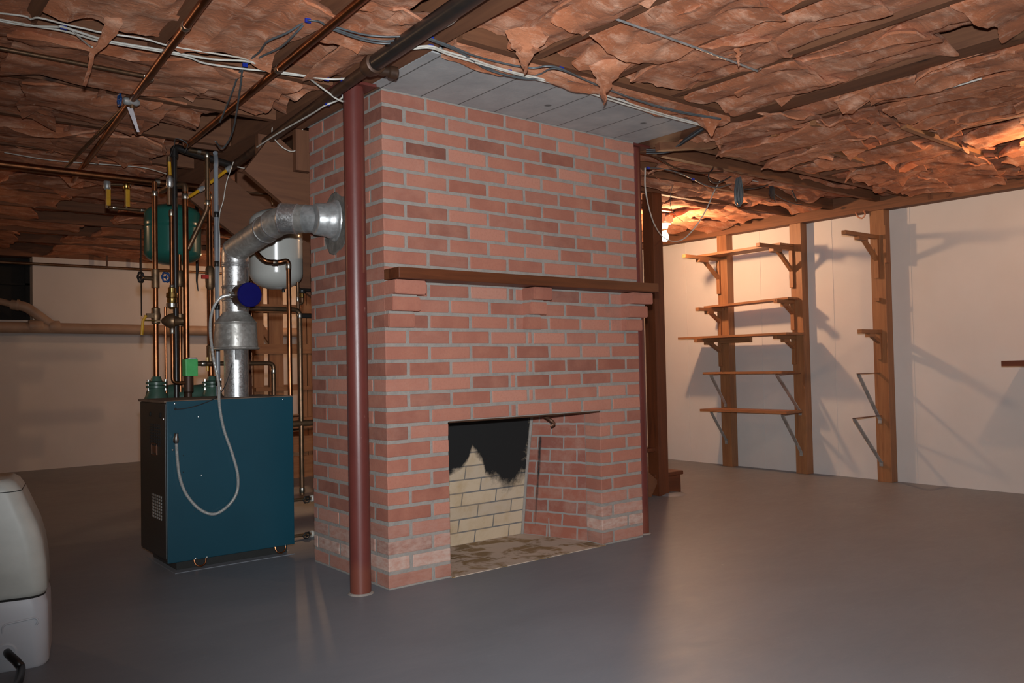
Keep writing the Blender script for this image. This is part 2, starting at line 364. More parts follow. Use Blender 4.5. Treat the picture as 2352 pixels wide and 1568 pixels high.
# right wall with faint vertical form joints standing proud
bm = bmesh.new(); box(bm, (XW, YF, 0), (XW+.2, YB+.2, 2.105))
wr = struct(finish('wall_right', bm, 'wall'))
bm = bmesh.new()
for py in (2.05, 1.22, .53, -.11, -1.3, -2.6): box(bm, (XW-.0025, py-.003, .005), (XW+.01, py+.003, 2.1))
finish('form_joint', bm, 'wall', wr)
struct(BX('trim_1', (XW-.10, YF, 2.085), (XW+.2, YB, 2.125), 'joist1'))     # right wall sill plate, its shade put into the colour by darker wood
struct(BX('trim_2', (XW+.02, YF, 2.125), (XW+.06, YB, HC), 'joist1'))
# back wall with the dark recessed opening at the left
bm = bmesh.new()
box(bm, (-.34, YB, 0), (XW+.2, YB+.2, 2.125)); box(bm, (XL, YB, 0), (-.34, YB+.2, 1.49)); box(bm, (XL, YB, 1.49), (-1.5, YB+.2, 2.125))
struct(finish('wall_back', bm, 'wall'))
struct(BX('trim_3', (XL, YB-.0, 2.125), (XW, YB+.2, HC), 'joist0'))
bm = bmesh.new()
for lo, hi in (((-1.5, YB+.20, 1.45), (-.34, YB+.24, 2.16)),): box(bm, lo, hi)
wo = struct(finish('window_1', bm, 'dark_gap'))
bm = bmesh.new(); box(bm, (-1.5, YB+.15, 1.49), (-.34, YB+.19, 1.53)); box(bm, (-1.5, YB+.15, 2.08), (-.34, YB+.19, 2.12)); box(bm, (-.38, YB+.15, 1.53), (-.34, YB+.19, 2.08)); box(bm, (-.99, YB+.15, 1.53), (-.95, YB+.19, 2.08)); box(bm, (-1.5, YB+.15, 1.85), (-.34, YB+.185, 1.87))
finish('window_frame', bm, 'dark_gap', wo)
struct(BX('wall_left', (XL-.2, YF, 0), (XL, YB+.2, HC), 'wall'))
struct(BX('wall_front', (XL-.2, YF-.2, 0), (XW+.2, YF, HC), 'wall'))
# ------------------------------------------------------------ ceiling timbers
ZJ = 2.17
def joist(name, lo, hi, ax, label, group): return tag(BX(name, lo, hi, 'joist%d' % ax), label, 'joist', group)
bm = bmesh.new(); box(bm, (-.175, YF, 2.172), (-.055, 2.5, HC)); box(bm, (-.055, .003, 2.172), (-.002, 2.5, HC)); gl = finish('wooden_girder', bm, 'joist1'); tag(gl, 'dark wooden girder resting on the red column at the left of the fireplace', 'beam')
gr = BX('wooden_girder', (1.635, YF, 2.172), (1.775, 3.0, HC), 'joist1'); tag(gr, 'dark wooden girder above the right side of the brick fireplace', 'beam')
bm = bmesh.new(); box(bm, (-.052, -.475, 2.171), (1.63, .0, 2.30)); box(bm, (.0, .0, 2.171), (1.63, .75, 2.30)); sl = finish('concrete_slab', bm, 'slab'); tag(sl, 'grey board-marked concrete slab overhead in front of the fireplace top', 'slab')
for nm, lo, hi, lab in (('ceiling_header', (-.03, -.655, ZJ), (1.63, -.615, HC), 'brown header board crossing in front of the concrete slab'),
                        ('ceiling_header', (1.78, -.12, ZJ), (XW, -.08, HC), 'brown header board between the joist ends right of the fireplace, nearer of two'),
                        ('ceiling_header', (1.78, .11, ZJ), (XW, .15, HC), 'brown header board behind the fireplace post carrying loose wires'),
                        ('ceiling_header', (XL, .10, ZJ), (-.18, .14, HC), 'brown header board above the white cables left of the fireplace')):
    tag(BX(nm, lo, hi, 'joist0'), lab, 'header')
ords = ['first', 'second', 'third', 'fourth', 'fifth', 'sixth', 'seventh', 'eighth', 'ninth', 'tenth']
for i, x in enumerate((.32, .74, 1.15)):
    joist('ceiling_joist', (x-.02, YF, ZJ), (x+.02, -.66, HC), 1, 'brown ceiling joist running toward the viewer, %s right of the black pipe' % ords[i], 'joists in front of the slab')
for i, x in enumerate((2.04, 2.45, 2.86, 3.27, 3.68, 4.09)):
    joist('ceiling_joist', (x-.02, YF, ZJ), (x+.02, -.125, HC), 1, 'brown ceiling joist among pink batts, %s to the right of the right girder' % ords[i], 'joists right of the slab')
for i, x in enumerate((-.50, -.92, -1.33, -1.75)):
    joist('ceiling_joist', (x-.022, YF, ZJ), (x+.022, .095, HC), 1, 'brown ceiling joist above the copper pipes, %s to the left of the black pipe' % ords[i], 'joists left of the girder, near')
for i, y in enumerate((.54, .90, 1.33, 1.74, 2.15, 2.56, 2.97)):
    joist('ceiling_joist', (1.78, y-.02, ZJ), (XW+.02, y+.02, HC), 0, 'brown cross joist over the bare bulb corner, %s behind the wire-strewn header' % ords[i], 'cross joists near the bulb')
for i, y in enumerate((.73, 1.33, 1.94, 2.54)):
    joist('ceiling_joist', (XL, y-.02, ZJ), (-.18, y+.02, HC), 0, 'brown cross joist over the boiler corner, %s behind the white cables' % ords[i], 'cross joists over the boiler')
for i, y in enumerate((3.15, 3.76, 4.37, 4.98, 5.59)):
    joist('ceiling_joist', (XL, y-.02, ZJ), (XW, y+.02, HC), 0, 'dim brown cross joist near the back wall, %s beyond the boiler piping' % ords[i], 'cross joists near the back wall')
# furring strips nailed under the joists
for i, (p, q) in enumerate(((( 2.06, -.575, 2.158), (2.62, -.53, 2.158)), ((2.04, -.82, 2.158), (2.62, -.77, 2.158)), ((2.66, -.55, 2.158), (3.06, -.53, 2.158)), ((2.5, -1.06, 2.158), (3.5, -1.03, 2.158)))):
    tag(BEAM('wooden_strip', p, q, .032, .024, 'pine0'), 'thin orange wood strip nailed across the pink batts, %s' % ['lower left one', 'upper one', 'short broken piece', 'farthest right'][i], 'strip', 'strips under the joists')
tag(BEAM('wooden_strip', at(1510, 338, Z=2.12), at(1640, 332, Z=2.16), .05, .04, 'joist0'), 'rough grey wood block beside the right girder', 'block')
# ------------------------------------------------------------ insulation
def sheet(bm, axis, a0, a1, c0, c1, z, th, seed, droop=(.03, .03), tongue=None, sag=.02, ragged=.03):
    """ragged fibre blanket: along 'axis' a0..a1, across c0..c1, underside near z; edges droop; tongues = hanging torn points"""
    rnd = random.Random(seed); sx = seed*3.17
    gs = .022 if (c1 < 3.2 if axis == 0 else a1 > -3) else .04
    nu = max(10, int((a1-a0)/gs)); nv = max(9, int(abs(c1-c0)/gs))
    low, top = [], []
    tongues = tongue if tongue is not None else []
    for i in range(nu+1):
        u = i/nu; rl, rt = [], []
        for j in range(nv+1):
            v = j/nv
            A = a0+(a1-a0)*u; C = c0+(c1-c0)*v
            # ragged outline
            eu = abs(2*u-1)**6; ev = abs(2*v-1)**6
            A += (1 if u > .5 else -1)*eu*(ragged*2.4*fn(C*4, sx)+ragged*.25*fn(C*30, sx+4)) 
            C += (1 if v > .5 else -1)*ev*(ragged*2.2*fn(A*2.6, sx+9)+ragged*.22*fn(A*26, sx+2))
            d = droop[0]*max(0, 1-v*2.2)**2*(.6+1.0*fn(A*2.3, sx+20)) + droop[1]*max(0, v*2.2-1.2)**2*(.6+1.0*fn(A*2.3, sx+30))
            d += sag*(1-(2*v-1)**2)*(.7+.8*fn(A*1.7, sx+40))
            d += .045*abs(fn(A*1.9+C*1.1, C*3.0-A*.9, sx+50)) + .034*(.35-abs(fn(A*2.6+3*fn(A, C, sx), C*9, sx+60))) + .012*(.3-abs(fn(A*7, C*17, sx+61))) + .004*fn(A*20, C*30, sx)
            d += .040*max(0, abs(2*u-1)-.72)/.28*(.5+fn(C*5, sx+70))
            for tu, tv, tw, tl in tongues:
                k = max(0, 1-abs(u-tu)*(a1-a0)/tw); e = max(0, 1-abs(v-tv)*abs(c1-c0)/(tw*1.3))
                k = k*e; d += tl*k**1.8*(1+.25*fn(A*30, C*30, sx))
                if k > 0: C += (.5-tv)*0*k; A += k*.25*(((a0+(a1-a0)*tu)-A))
            edge = min(1, min(u, 1-u)*(a1-a0)/.05, min(v, 1-v)*abs(c1-c0)/.04)
            t = max(.008, th*(.22+.78*math.sqrt(max(0, edge))))
            d -= t*.30*(1-math.sqrt(max(0, edge)))
            zl = z-d; zt = zl+t
            p = (A, C) if axis == 0 else (C, A)
            rl.append(bm.verts.new((p[0], p[1], zl))); rt.append(bm.verts.new((p[0], p[1], min(zt, HC-.02))))
        low.append(rl); top.append(rt)
    for i in range(nu):
        for j in range(nv):
            bm.faces.new((low[i][j], low[i+1][j], low[i+1][j+1], low[i][j+1]))
            bm.faces.new((top[i][j], top[i][j+1], top[i+1][j+1], top[i+1][j]))
    for i in range(nu):
        bm.faces.new((low[i][0], top[i][0], top[i+1][0], low[i+1][0])); bm.faces.new((low[i][nv], low[i+1][nv], top[i+1][nv], top[i][nv]))
    for j in range(nv):
        bm.faces.new((low[0][j], low[0][j+1], top[0][j+1], top[0][j])); bm.faces.new((low[nu][j], top[nu][j], top[nu][j+1], low[nu][j+1]))
def batt(axis, a0, a1, c0, c1, seed, label, group, flaps=3, z=2.235, over=.03, low=.0, tg=None, mess=1.0):
    rnd = random.Random(seed*7+1); bm = bmesh.new()
    sheet(bm, axis, a0, a1, c0+.022, c1-.022, z+.035, .12, seed, (.01, .01), None, .030, .004)
    L = a1-a0
    for k in range(flaps):
        l = rnd.uniform(.5, .95)*min(L, 1.5)*.75; s = a0 + (L-l)*(k+.5*rnd.random())/max(1, flaps-.5) if flaps > 1 else a0+rnd.random()*(L-l)
        s = max(a0, min(s, a1-l))
        w0 = rnd.uniform(-over*.4, over)*mess; w1 = rnd.uniform(-over*.4, over)*mess
        narrow = rnd.random()
        cc0 = c0+.02-w0 + (.12 if narrow < .3 else 0); cc1 = c1-.02+w1 - (.12 if narrow > .7 else 0)
        t = []
        if rnd.random() < .16*mess: t.append((rnd.uniform(.1, .9), rnd.choice((0, 1)), rnd.uniform(.07, .13), rnd.uniform(.03, .07)))
        sheet(bm, axis, s, s+l, cc0, cc1, z-.018-.014*(k % 3)-low, .045, seed*13+k, (rnd.uniform(-.02, .05)*mess, rnd.uniform(-.02, .05)*mess), t, .022, .035*mess)
    for (A, C, w_, l_) in (tg or []):      # explicit hanging torn points
        sheet(bm, axis, A-w_*1.5, A+w_*1.5, C-w_*1.2, C+w_*1.2, z-.04, .02, seed*17+int(A*100), (.0, .0), [(.5, .5, w_, l_)], .0, .02)
    return tag(finish('insulation_batt', bm, 'pink', None, True), label, 'insulation', group)
G1 = 'fibreglass batts in front of the slab'
bays = [(-.035, .32), (.32, .74), (.74, 1.15), (1.15, 1.635)]
for i, (c0, c1) in enumerate(bays):
    tgs = {1: [(-.72, .50, .07, .17)], 2: [(-.72, 1.0, .07, .16)], 3: [(-.73, 1.32, .08, .06)]}.get(i)
    batt(1, -1.95, -.665, c0, c1, 101+i, 'pink fibreglass batt over the slab header, %s bay right of the black pipe' % ords[i], G1, 3, over=.008, mess=.7)
    batt(1, -4.0, -1.9, c0, c1, 111+i, 'pink batt at the top picture edge, %s bay right of the black pipe' % ords[i], G1, 3)
bm = bmesh.new(); sheet(bm, 0, -.02, 1.62, -.612, -.49, 2.185, .10, 77, (.01, .03), [(.93, .1, .10, .10)], .02, .02)
tag(finish('insulation_batt', bm, 'pink', None, True), 'narrow orange-pink insulation strip stuffed between the header and the concrete slab', 'insulation')
G2 = 'fibreglass batts right of the slab'
xs = [1.775, 2.04, 2.45, 2.86, 3.27, 3.68, 4.09, XW]
for i in range(7):
    c0, c1 = xs[i], xs[i+1]
    for k, (a0, a1, w_) in enumerate(((-1.15, -.13, 'far end'), (-2.35, -1.05, 'middle'), (-3.9, -2.25, 'near end'))):
        batt(1, a0, a1, c0, c1, 201+i*5+k, 'pink sagging insulation batt, %s bay right of the girder, %s' % (ords[i], w_), G2, 3, over=.05, mess=1.25, z=2.225)
G3 = 'fibreglass batts near the bulb'
ysr = [.15, .54, .90, 1.33, 1.74, 2.15, 2.56, 2.97]
for i in range(7):
    for k, (a0, a1, w_) in enumerate(((1.8, 3.1, 'left half'), (3.0, XW-.02, 'right half'))):
        batt(0, a0, a1, ysr[i], ysr[i+1], 301+i*3+k, 'ragged pink batt by the bare bulb, %s bay behind the header, %s' % (ords[i], w_), G3, 2 if i else 1, over=.05, mess=1.2)
batt(0, 1.8, XW-.02, -.08, .11, 350, 'thin pink insulation strip between the two headers right of the fireplace', G3, 1, over=-.01, mess=.3)
G4 = 'fibreglass batts left of the girder'
xl = [-1.75-.41, -1.75, -1.33, -.92, -.50, -.175]
for i in range(5):
    c0, c1 = xl[i], xl[i+1]
    batt(1, -1.7, .095, c0, c1, 401+i, 'pink batt above the copper pipes, %s bay left of the girder, far end' % ords[4-i], G4, 3, over=-.005, mess=.6)
    batt(1, -3.6, -1.6, c0, c1, 411+i, 'pink batt above the copper pipes, %s bay left of the girder, near end' % ords[4-i], G4, 2)
G5 = 'fibreglass batts over the boiler'
yl = [.14, .73, 1.33, 1.94, 2.54, 3.15, 3.76, 4.37, 4.98, 5.59, YB]
for i in range(10):
    for k, (a0, a1, w_) in enumerate(((-3.3, -1.55, 'left part'), (-1.65, -.2 if i < 4 else .9, 'right part'))):
        if i == 1 and k == 1: a1 = -.42
        if i == 2 and k == 1: a1 = -.35
        batt(0, a0, a1, yl[i], yl[i+1], 501+i*3+k, 'shadowy pink batt, %s bay behind the white cables left of the fireplace, %s' % (ords[i], w_), G5, 4 if i < 5 else 2, over=.015, mess=1.1)
for i in range(5, 10):
    batt(0, .9, 3.2, yl[i], yl[i+1], 560+i, 'pink batt above the wooden storage rack, %s bay from the back wall' % ords[9-i], G5, 2, over=.03)
# loose hanging strips of fibre
def ribbon(pts, wfun, th, label, seed):
    bm = bmesh.new(); P = smooth_path(pts, 8); n = len(P); low = []
    for i, p in enumerate(P):
        t = i/(n-1); w_ = wfun(t); s = _r*1.0
        wob = .012*fn(t*9, seed)
        low.append([bm.verts.new(p + s*(w_*q + wob) + _f*(th*b_*(1-abs(q)*1.2))) for q, b_ in ((-.5, 0), (-.2, -1), (.2, -1), (.5, 0), (.2, 1), (-.2, 1))])
    for a, b in zip(low, low[1:]):
        for k in range(6): bm.faces.new((a[k], a[(k+1) % 6], b[(k+1) % 6], b[k]))
    bm.faces.new(low[0][::-1]); bm.faces.new(low[-1])
    return tag(finish('insulation_shred', bm, 'pink', None, True), label, 'insulation')
ribbon([at(255, 15, Z=2.19), at(262, 50, Z=2.15), at(245, 85, Z=2.12), at(215, 125, Z=2.08), at(205, 160, Z=2.04), at(193, 197, Z=2.0)], lambda t: .045*(1-t)**.6+.006+.018*math.sin(t*6), .014, 'long pink shred of insulation dangling over the white cables at the far left', 3)
ribbon([at(1680, 85, Z=2.17), at(1692, 110, Z=2.14), at(1696, 135, Z=2.11), at(1697, 152, Z=2.09)], lambda t: .028*(1-t)+.005, .007, 'small pink shred hanging beside the thin grey rod', 5)
ribbon([at(1646, 318, Z=2.15), at(1650, 332, Z=2.13), at(1655, 345, Z=2.11)], lambda t: .03*(1-t)+.006, .007, 'tiny pale shred of insulation hanging near the grey wood block', 6)
ribbon([at(1400, 140, Z=2.17), at(1395, 165, Z=2.13), at(1390, 195, Z=2.10), at(1387, 238, Z=2.05)], lambda t: .19*(1-t)**1.15+.004, .045, 'pointed pink insulation tuft hanging over the slab edge, right of two', 7)
ribbon([at(1215, 70, Z=2.17), at(1210, 105, Z=2.13), at(1207, 130, Z=2.10), at(1205, 165, Z=2.07)], lambda t: .17*(1-t)**1.1+.006, .045, 'pointed pink insulation tuft hanging over the slab edge, left of two', 8)
# ------------------------------------------------------------ brick fireplace
C_, L_ = .07, .22742; W_, D_ = 7*L_, .727
fp = thing('brick_fireplace', 'large red brick chimney block with an open sooty firebox in the middle of the room', 'fireplace', (.8, .36, 0))
OX0, OX1, OZ = .321, 1.282, .70
bm = bmesh.new(); e = .0022
box(bm, (e, e, 0), (OX0-.002, D_-e, OZ)); box(bm, (OX1+e+.03, e, 0), (W_-e, D_-e, OZ)); box(bm, (OX1+.002, e, 0), (OX1+e+.03, .120, OZ)); box(bm, (e, e, OZ), (W_-e, D_-e, 31*C_))
box(bm, (OX0-e, .60, 0), (OX1+.04, D_-e, OZ))
finish('mortar', bm, 'mortar', fp)
rb = random.Random(5)
bm = bmesh.new(); tone = bm.verts.layers.float.new('tone'); lime = bm.verts.layers.float.new('lime')
def brick(lo, hi, k, t=None):
    j = .0055
    t = rb.betavariate(2.2, 2.0) if t is None else t
    n0 = len(bm.verts); vs = box(bm, lo, hi)
    jit = [V((rb.uniform(-.0012, .0012), rb.uniform(-.0012, .0012), rb.uniform(-.0018, .0018))) for _ in range(8)]
    for v, q in zip(vs, jit): v.co += q
    fs = set(f for v in vs for f in v.link_faces); es = set(ed for f in fs for ed in f.edges)
    r = bmesh.ops.bevel(bm, geom=list(es), offset=.0035, segments=2, affect='EDGES', profile=.5)
    bm.verts.ensure_lookup_table()
    lm = {0: .25, 1: .95, 2: .6, 3: .25}.get(k, .12*rb.random()**2)
    for v in bm.verts[n0:] if False else set(x for f in r['faces'] for x in f.verts) | set(v for v in vs if v.is_valid):
        v[tone] = t; v[lime] = lm
J = .0072
front_A = [i*L_ for i in range(8)]; front_B = [0] + [(i+.5)*L_ for i in range(7)] + [7*L_]
side_A = [0, .112, .112+L_, .112+2*L_, D_]; side_B = [0, L_, 2*L_, 3*L_, D_]
mA = [0, L_, 2*L_, 3*L_, .722, .9395, 1.157, 1.3745, W_]; mB = [0, .5*L_, 1.5*L_, 2.5*L_, 3.5*L_, .833, 1.052, 1.27, 1.488, W_]
for k in range(31):
    r = 31-k; z0, z1 = k*C_+J, (k+1)*C_-J; A = r % 2 == 1
    fx = (mA if A else mB) if 12 <= r <= 21 else (front_A if A else front_B)
    sy = side_A if A else side_B
    for i, (a, b_) in enumerate(zip(fx, fx[1:])):
        parts = [(a, b_)]
        if k < 10:
            parts = []
            if a < OX0-.02: parts.append((a, min(b_, OX0+J)))
            if b_ > OX1+.02: parts.append((max(a, OX1-J), b_))
        if r == 12: parts = parts
        for (p, q) in parts:
            x0 = p+(0 if p == 0 else J); x1 = q-(0 if q == W_ else J)
            if x1-x0 < .012: continue
            dy = .09
            tn = None
            if r == 4 and i == 1: tn = .0
            if p == 0: brick((x0, 0, z0), (x1, sy[1]-J, z1), k, tn)          # corner brick shows on both faces
            elif k < 10 and abs(q-(OX0+J)) < 1e-6: brick((x0, 0, z0), (OX0, .2, z1), k, tn)
            elif k < 10 and abs(p-(OX1-J)) < 1e-6: brick((OX1, 0, z0), (x1, .118, z1), k, tn)
            elif q == W_: brick((x0, 0, z0), (x1, .1, z1), k, tn)
            else: brick((x0, 0, z0), (x1, dy, z1), k, tn)
    for i, (a, b_) in enumerate(zip(sy, sy[1:])):
        if i == 0: continue
        y0, y1 = a+J, b_-(0 if b_ == D_ else J)
        # leave out bricks under the cement patch round the flue
        if 1.55 < (z0+z1)/2 < 1.76 and abs((y0+y1)/2-.45) < .13: continue
        brick((0, y0, z0), (.09, y1, z1), k, rb.betavariate(1.7, 2.6))
    for i in range(4):   # right side, plain
        brick((W_-.09, .11+i*.155, z0), (W_, min(D_, .11+i*.155+.144), z1), k)
finish('brickwork', bm, 'brick', fp)
# corbels that carry the mantel
def corbel(x0, x1, nm='corbel'):
    global bm
    bm = bmesh.new()
    tn = bm.verts.layers.float.new('tone'); lm = bm.verts.layers.float.new('lime')
    n = 0
    for k, dy in ((18, .092), (17, .064), (16, .032)):
        z0, z1 = k*C_+J, (k+1)*C_-J*.3
        ins = {18: 0, 17: .012, 16: .022}[k]
        vs = box(bm, (x0+0*ins, -dy, z0), (x1-ins, .03, z1))
        for v in vs: v.co += V((rb.uniform(-.001, .001),)*3)
        es = set(ed for v in vs for ed in v.link_edges); rr = bmesh.ops.bevel(bm, geom=list(es), offset=.004, segments=2, affect='EDGES')
        t = rb.uniform(.3, .7)
        for f in rr['faces']:
            for v in f.verts: v[tn] = t
    o = finish(nm, bm, 'brick', fp)
    bm2 = bmesh.new()
    for k, dy in ((17, .056), (16, .028)): box(bm2, (x0+.004, -dy, (k+1)*C_-.004), (x1-.028, .02, (k+1)*C_+J+.001))
    finish('corbel_mortar', bm2, 'mortar', o)
corbel(0, .155)
xm0, xm1 = at(1228, 675, Y=-.092).x, at(1263, 675, Y=-.092).x
corbel(xm0, xm0+.115)
xr0 = at(1452, 690, Y=-.092).x
corbel(1.46, 1.615)
# firebox
fbx = bmesh.new(); uvl = fbx.loops.layers.uv.new('UVMap'); so = fbx.verts.layers.float.new('soot')
def patch(bm, p00, p10, p11, p01, nu, nv, sootf, u0=0, ul=None, vl=None):
    ul = ul or (V(p10)-V(p00)).length; vl = vl or (V(p01)-V(p00)).length
    G = []
    for i in range(nu+1):
        row = []
        for j in range(nv+1):
            u, v = i/nu, j/nv
            p = V(p00)*(1-u)*(1-v)+V(p10)*u*(1-v)+V(p11)*u*v+V(p01)*(1-u)*v
            q = bm.verts.new(p); q[bm.verts.layers.float['soot']] = sootf(u, v); row.append((q, u0+u*ul, v*vl))
        G.append(row)
    for i in range(nu):
        for j in range(nv):
            c = [G[i][j], G[i+1][j], G[i+1][j+1], G[i][j+1]]
            f = bm.faces.new([x[0] for x in c])
            for lp, x in zip(f.loops, c): lp[bm.loops.layers.uv[0]].uv = (x[1], x[2])
BLx, BRx, BY = .48, 1.164, .528
def soot_back(u, v):
    z = v*.745; x = u*(BRx-BLx)
    xs_ = (0, .114, .2, .235, .262, .30, .345, .376, .49, .62, .69); zs_ = (.38, .39, .41, .445, .51, .48, .445, .375, .31, .27, .27)
    lim = zs_[-1]
    for i in range(len(xs_)-1):
        if xs_[i] <= x <= xs_[i+1]: lim = zs_[i]+(zs_[i+1]-zs_[i])*(x-xs_[i])/(xs_[i+1]-xs_[i]); break
    s = .50+(z-lim)*(9 if x < .42 else 3.2)
    if x > .56: s = min(s, 1.0) - (x-.56)*(3.6 if z > .42 else 2.0)
    return max(-.5, min(1.2, s))
patch(fbx, (BLx, BY, 0), (BRx, BY, 0), (BRx-.04, .36, .76), (BLx+.04, .36, .76), 60, 60, soot_back, vl=.745)
ob = finish('firebox_back', fbx, 'firebrick', fp)
fbx = bmesh.new(); uvl = fbx.loops.layers.uv.new('UVMap'); so = fbx.verts.layers.float.new('soot')
def soot_side(u, v):
    s = -.35 + v*.35
    s += .75*math.exp(-((u-.80)/.05)**2)*(1 if .05 < v < .75 else .3) + max(0, u-.85)*1.5*v + max(0, v-.8)*1.6*u
    return s
patch(fbx, (1.290, .12, 0), (BRx, BY, 0), (BRx-.04, .36, .76), (1.290, .12, .76), 40, 40, soot_side, u0=.03, vl=.76)
finish('firebox_side', fbx, 'fire_red', fp)
fbx = bmesh.new(); uvl = fbx.loops.layers.uv.new('UVMap'); so = fbx.verts.layers.float.new('soot')
patch(fbx, (OX0+.008, .12, 0), (BLx, BY, 0), (BLx+.04, .36, .76), (OX0+.008, .12, .76), 40, 40, soot_side, vl=.76)
finish('firebox_side', fbx, 'fire_red', fp)
bm = bmesh.new(); tube(bm, [(1.297, .118, .0), (1.297, .118, .70)], .008, 8); tube(bm, [(1.218, .352, .0), (1.212, .34, .70)], .006, 8); tube(bm, [(BRx, BY-.006, 0), (BRx-.02, .45, .35), (BRx-.04, .365, .70)], .009, 8)
finish('joint_bead', bm, 'mortar', fp, True)
BX('lintel', (OX0+.002, -.001, OZ-.004), (OX1, .11, OZ+.003), 'brown_iron', fp)
bm = bmesh.new(); box(bm, (OX0, .10, .73), (OX1, .40, .745)); box(bm, (OX0, .09, .70), (OX1, .105, 1.0))
finish('smoke_throat', bm, 'dark_gap', fp)
hk = TUBE('damper_handle', round_path([(.98, .10, .69), (.98, .05, .672), (1.005, .045, .65), (.99, .06, .64)], .02), .008, 'rust', fp, 8)
hb = BX('hearth', (OX0-.0, -.012, 0), (OX1+.01, .56, .003), 'hearth', fp)
# cement patch round the flue and the collar
bm = bmesh.new(); n = 40; c0 = V((0, .445, 1.655)); ring0, ring1 = [], []
for k in range(n):
    a = 2*PI*k/n; rr = .128+.022*fn(math.cos(a)*1.4, math.sin(a)*1.4, 3)+.006*fn(math.cos(a)*4, math.sin(a)*4, 1)
    rr *= 1.0 + (.22 if math.sin(a) < -.5 else 0) + (.15 if math.sin(a) > .6 else 0)
    ring0.append(bm.verts.new((.006, c0.y+math.cos(a)*rr, c0.z+math.sin(a)*rr))); ring1.append(bm.verts.new((-.003+.001*fn(k*.7, 5), c0.y+math.cos(a)*rr*.9, c0.z+math.sin(a)*rr*.9)))
for k in range(n): bm.faces.new((ring0[k], ring0[(k+1) % n], ring1[(k+1) % n], ring1[k]))
bm.faces.new(ring1)
finish('cement_patch', bm, 'cement', fp)
# mantel
mt = BX('mantel_shelf', (-.002, -.125, 1.331), (1.625, .0, 1.378), 'stain0', None, .003)
tag(mt, 'dark brown wooden mantel board resting on three brick corbels', 'mantel')
# ------------------------------------------------------------ steel columns
def column(x, y, label, top=True):
    t = thing('steel_column', label, 'column', (x, y, 0), 'red steel columns')
    LATHE('shaft', [(.0445, 0), (.0445, 2.158)], (x, y, 0), (0, 0, 1), 'red_oxide', t, 40)
    BX('cap_plate', (x-.075, y-.07, 2.158), (x+.075, y+.11, 2.171), 'red_oxide', t, .002)
    bm = bmesh.new(); lathe(bm, [(.055, 0), (.052, .004), (.046, .007)], (x, y, 0), (0, 0, 1), 20); finish('grout_ring', bm, 'mortar', t, True)
column(-.112, .045, 'red-brown round steel column standing at the left front corner of the fireplace')
column(1.655, .075, 'red-brown round steel column half hidden behind the right edge of the fireplace')
# ------------------------------------------------------------ stairs and post behind
st = thing('staircase', 'dark stained wooden staircase rising behind the fireplace, bottom step showing at the right', 'stairs', (2.9, 1.2, 0))
SY0, SY1 = .89, 1.72
# lowest step: tread with rounded nosing and closed riser
sl_ = .72
for k in range(9):
    xt = 2.965-k*.255; zt = .155+k*.186
    BX('tread', (xt-.27, SY0, zt-.03), (xt+.035, SY1, zt), 'stain1', st, .008)
    if k == 0: BX('riser', (xt-.02, SY0+.0, 0), (xt, SY1, zt-.03), 'stain1', st); BX('step_side', (xt-.26, SY0, 0), (xt-.02, SY0+.02, zt-.03), 'stain0', st)
    elif k > 1: BX('riser', (xt-.018, SY0+.02, zt-.216), (xt, SY1-.02, zt-.03), 'stain1', st)
p0 = at(602, 430, Y=.90); p1 = at(700, 515, Y=.90); sd = (p1-p0).normalized()
for y in (.90, 1.74):
    a = p0 - sd*.12; b_ = p0 + sd*((2.56-p0.x)/sd.x); off = V((sd.z, 0, -sd.x)); off = off if off.z > 0 else -off
    BEAM('stringer', V((a.x, y, a.z))+off*.13, V((b_.x, y, b_.z+.03))+off*.13, .035, .26, 'panel0', st, up=off)
BX('post', (2.700, .86, 0), (2.800, .96, ZJ), 'stain2', st, .003)
bm = bmesh.new(); lathe(bm, [(.11, 0), (.085, .008), (.05, .014)], (2.83, .87, 0), (0, 0, 1), 20); finish('floor_grout', bm, 'floor', st, True)
# stairwell framing above the boiler
sf = thing('stairwell_framing', 'plain brown boards boxing the stairwell above the silver flue pipe', 'framing', (-.1, .95, 1.9))
a, b_ = at(602, 282, Y=1.0), at(622, 430, Y=1.0)
BX('stud', (a.x-.03, .98, 1.93), (a.x+.03, 1.02, 2.168), 'panel2', sf)
a = at(690, 300, Y=.80); BX('stud', (a.x-.03, .79, 1.96), (a.x+.05, .83, 2.168), 'panel2', sf)
BX('panel', (-.42, 1.36, 2.15), (-.20, 1.38, HC-.01), 'panel0', sf)
a = at(545, 430, Y=2.2); BX('stud', (a.x, 2.2, 1.75), (a.x+.07, 2.24, HC), 'panel2', sf)
a = at(640, 420, Y=2.3); BX('panel', (a.x-.25, 2.3, 1.55), (a.x+.6, 2.32, HC), 'panel0', sf)
# ------------------------------------------------------------ boiler
bo = thing('boiler', 'dark blue gas boiler cabinet with a silver flue left of the fireplace', 'boiler', (-.31, 1.2, 0))
BX0, BX1, BY0, BY1, BZ0, BZ1 = -.626, .012, .985, 1.42, .045, .812
bm = bmesh.new(); box(bm, (BX0+.004, BY0+.012, BZ0+.01), (BX1-.004, BY1, BZ1-.006)); finish('cabinet', bm, 'boiler_dark', bo)
BX('front_panel', (BX0+.001, BY0, BZ0), (BX1, BY0+.012, BZ1), 'boiler_blue', bo, .003)
BX('side_panel', (BX0-.003, BY0+.013, BZ0+.02), (BX0+.004, BY1, BZ1-.01), 'boiler_dark', bo, .002)
BX('top_panel', (BX0-.008, BY0+.006, BZ1-.008), (BX1+.002, BY1+.02, BZ1+.004), 'boiler_top', bo, .003)
bm = bmesh.new(); rows = []
for i in range(6):
    for j in range(8): box(bm, (BX0-.0045, 1.075+i*.030, .690+j*-.014), (BX0-.0025, 1.098+i*.030, .699+j*-.014))
finish('upper_vent_slot', bm, 'dark_gap', bo)
bm = bmesh.new()
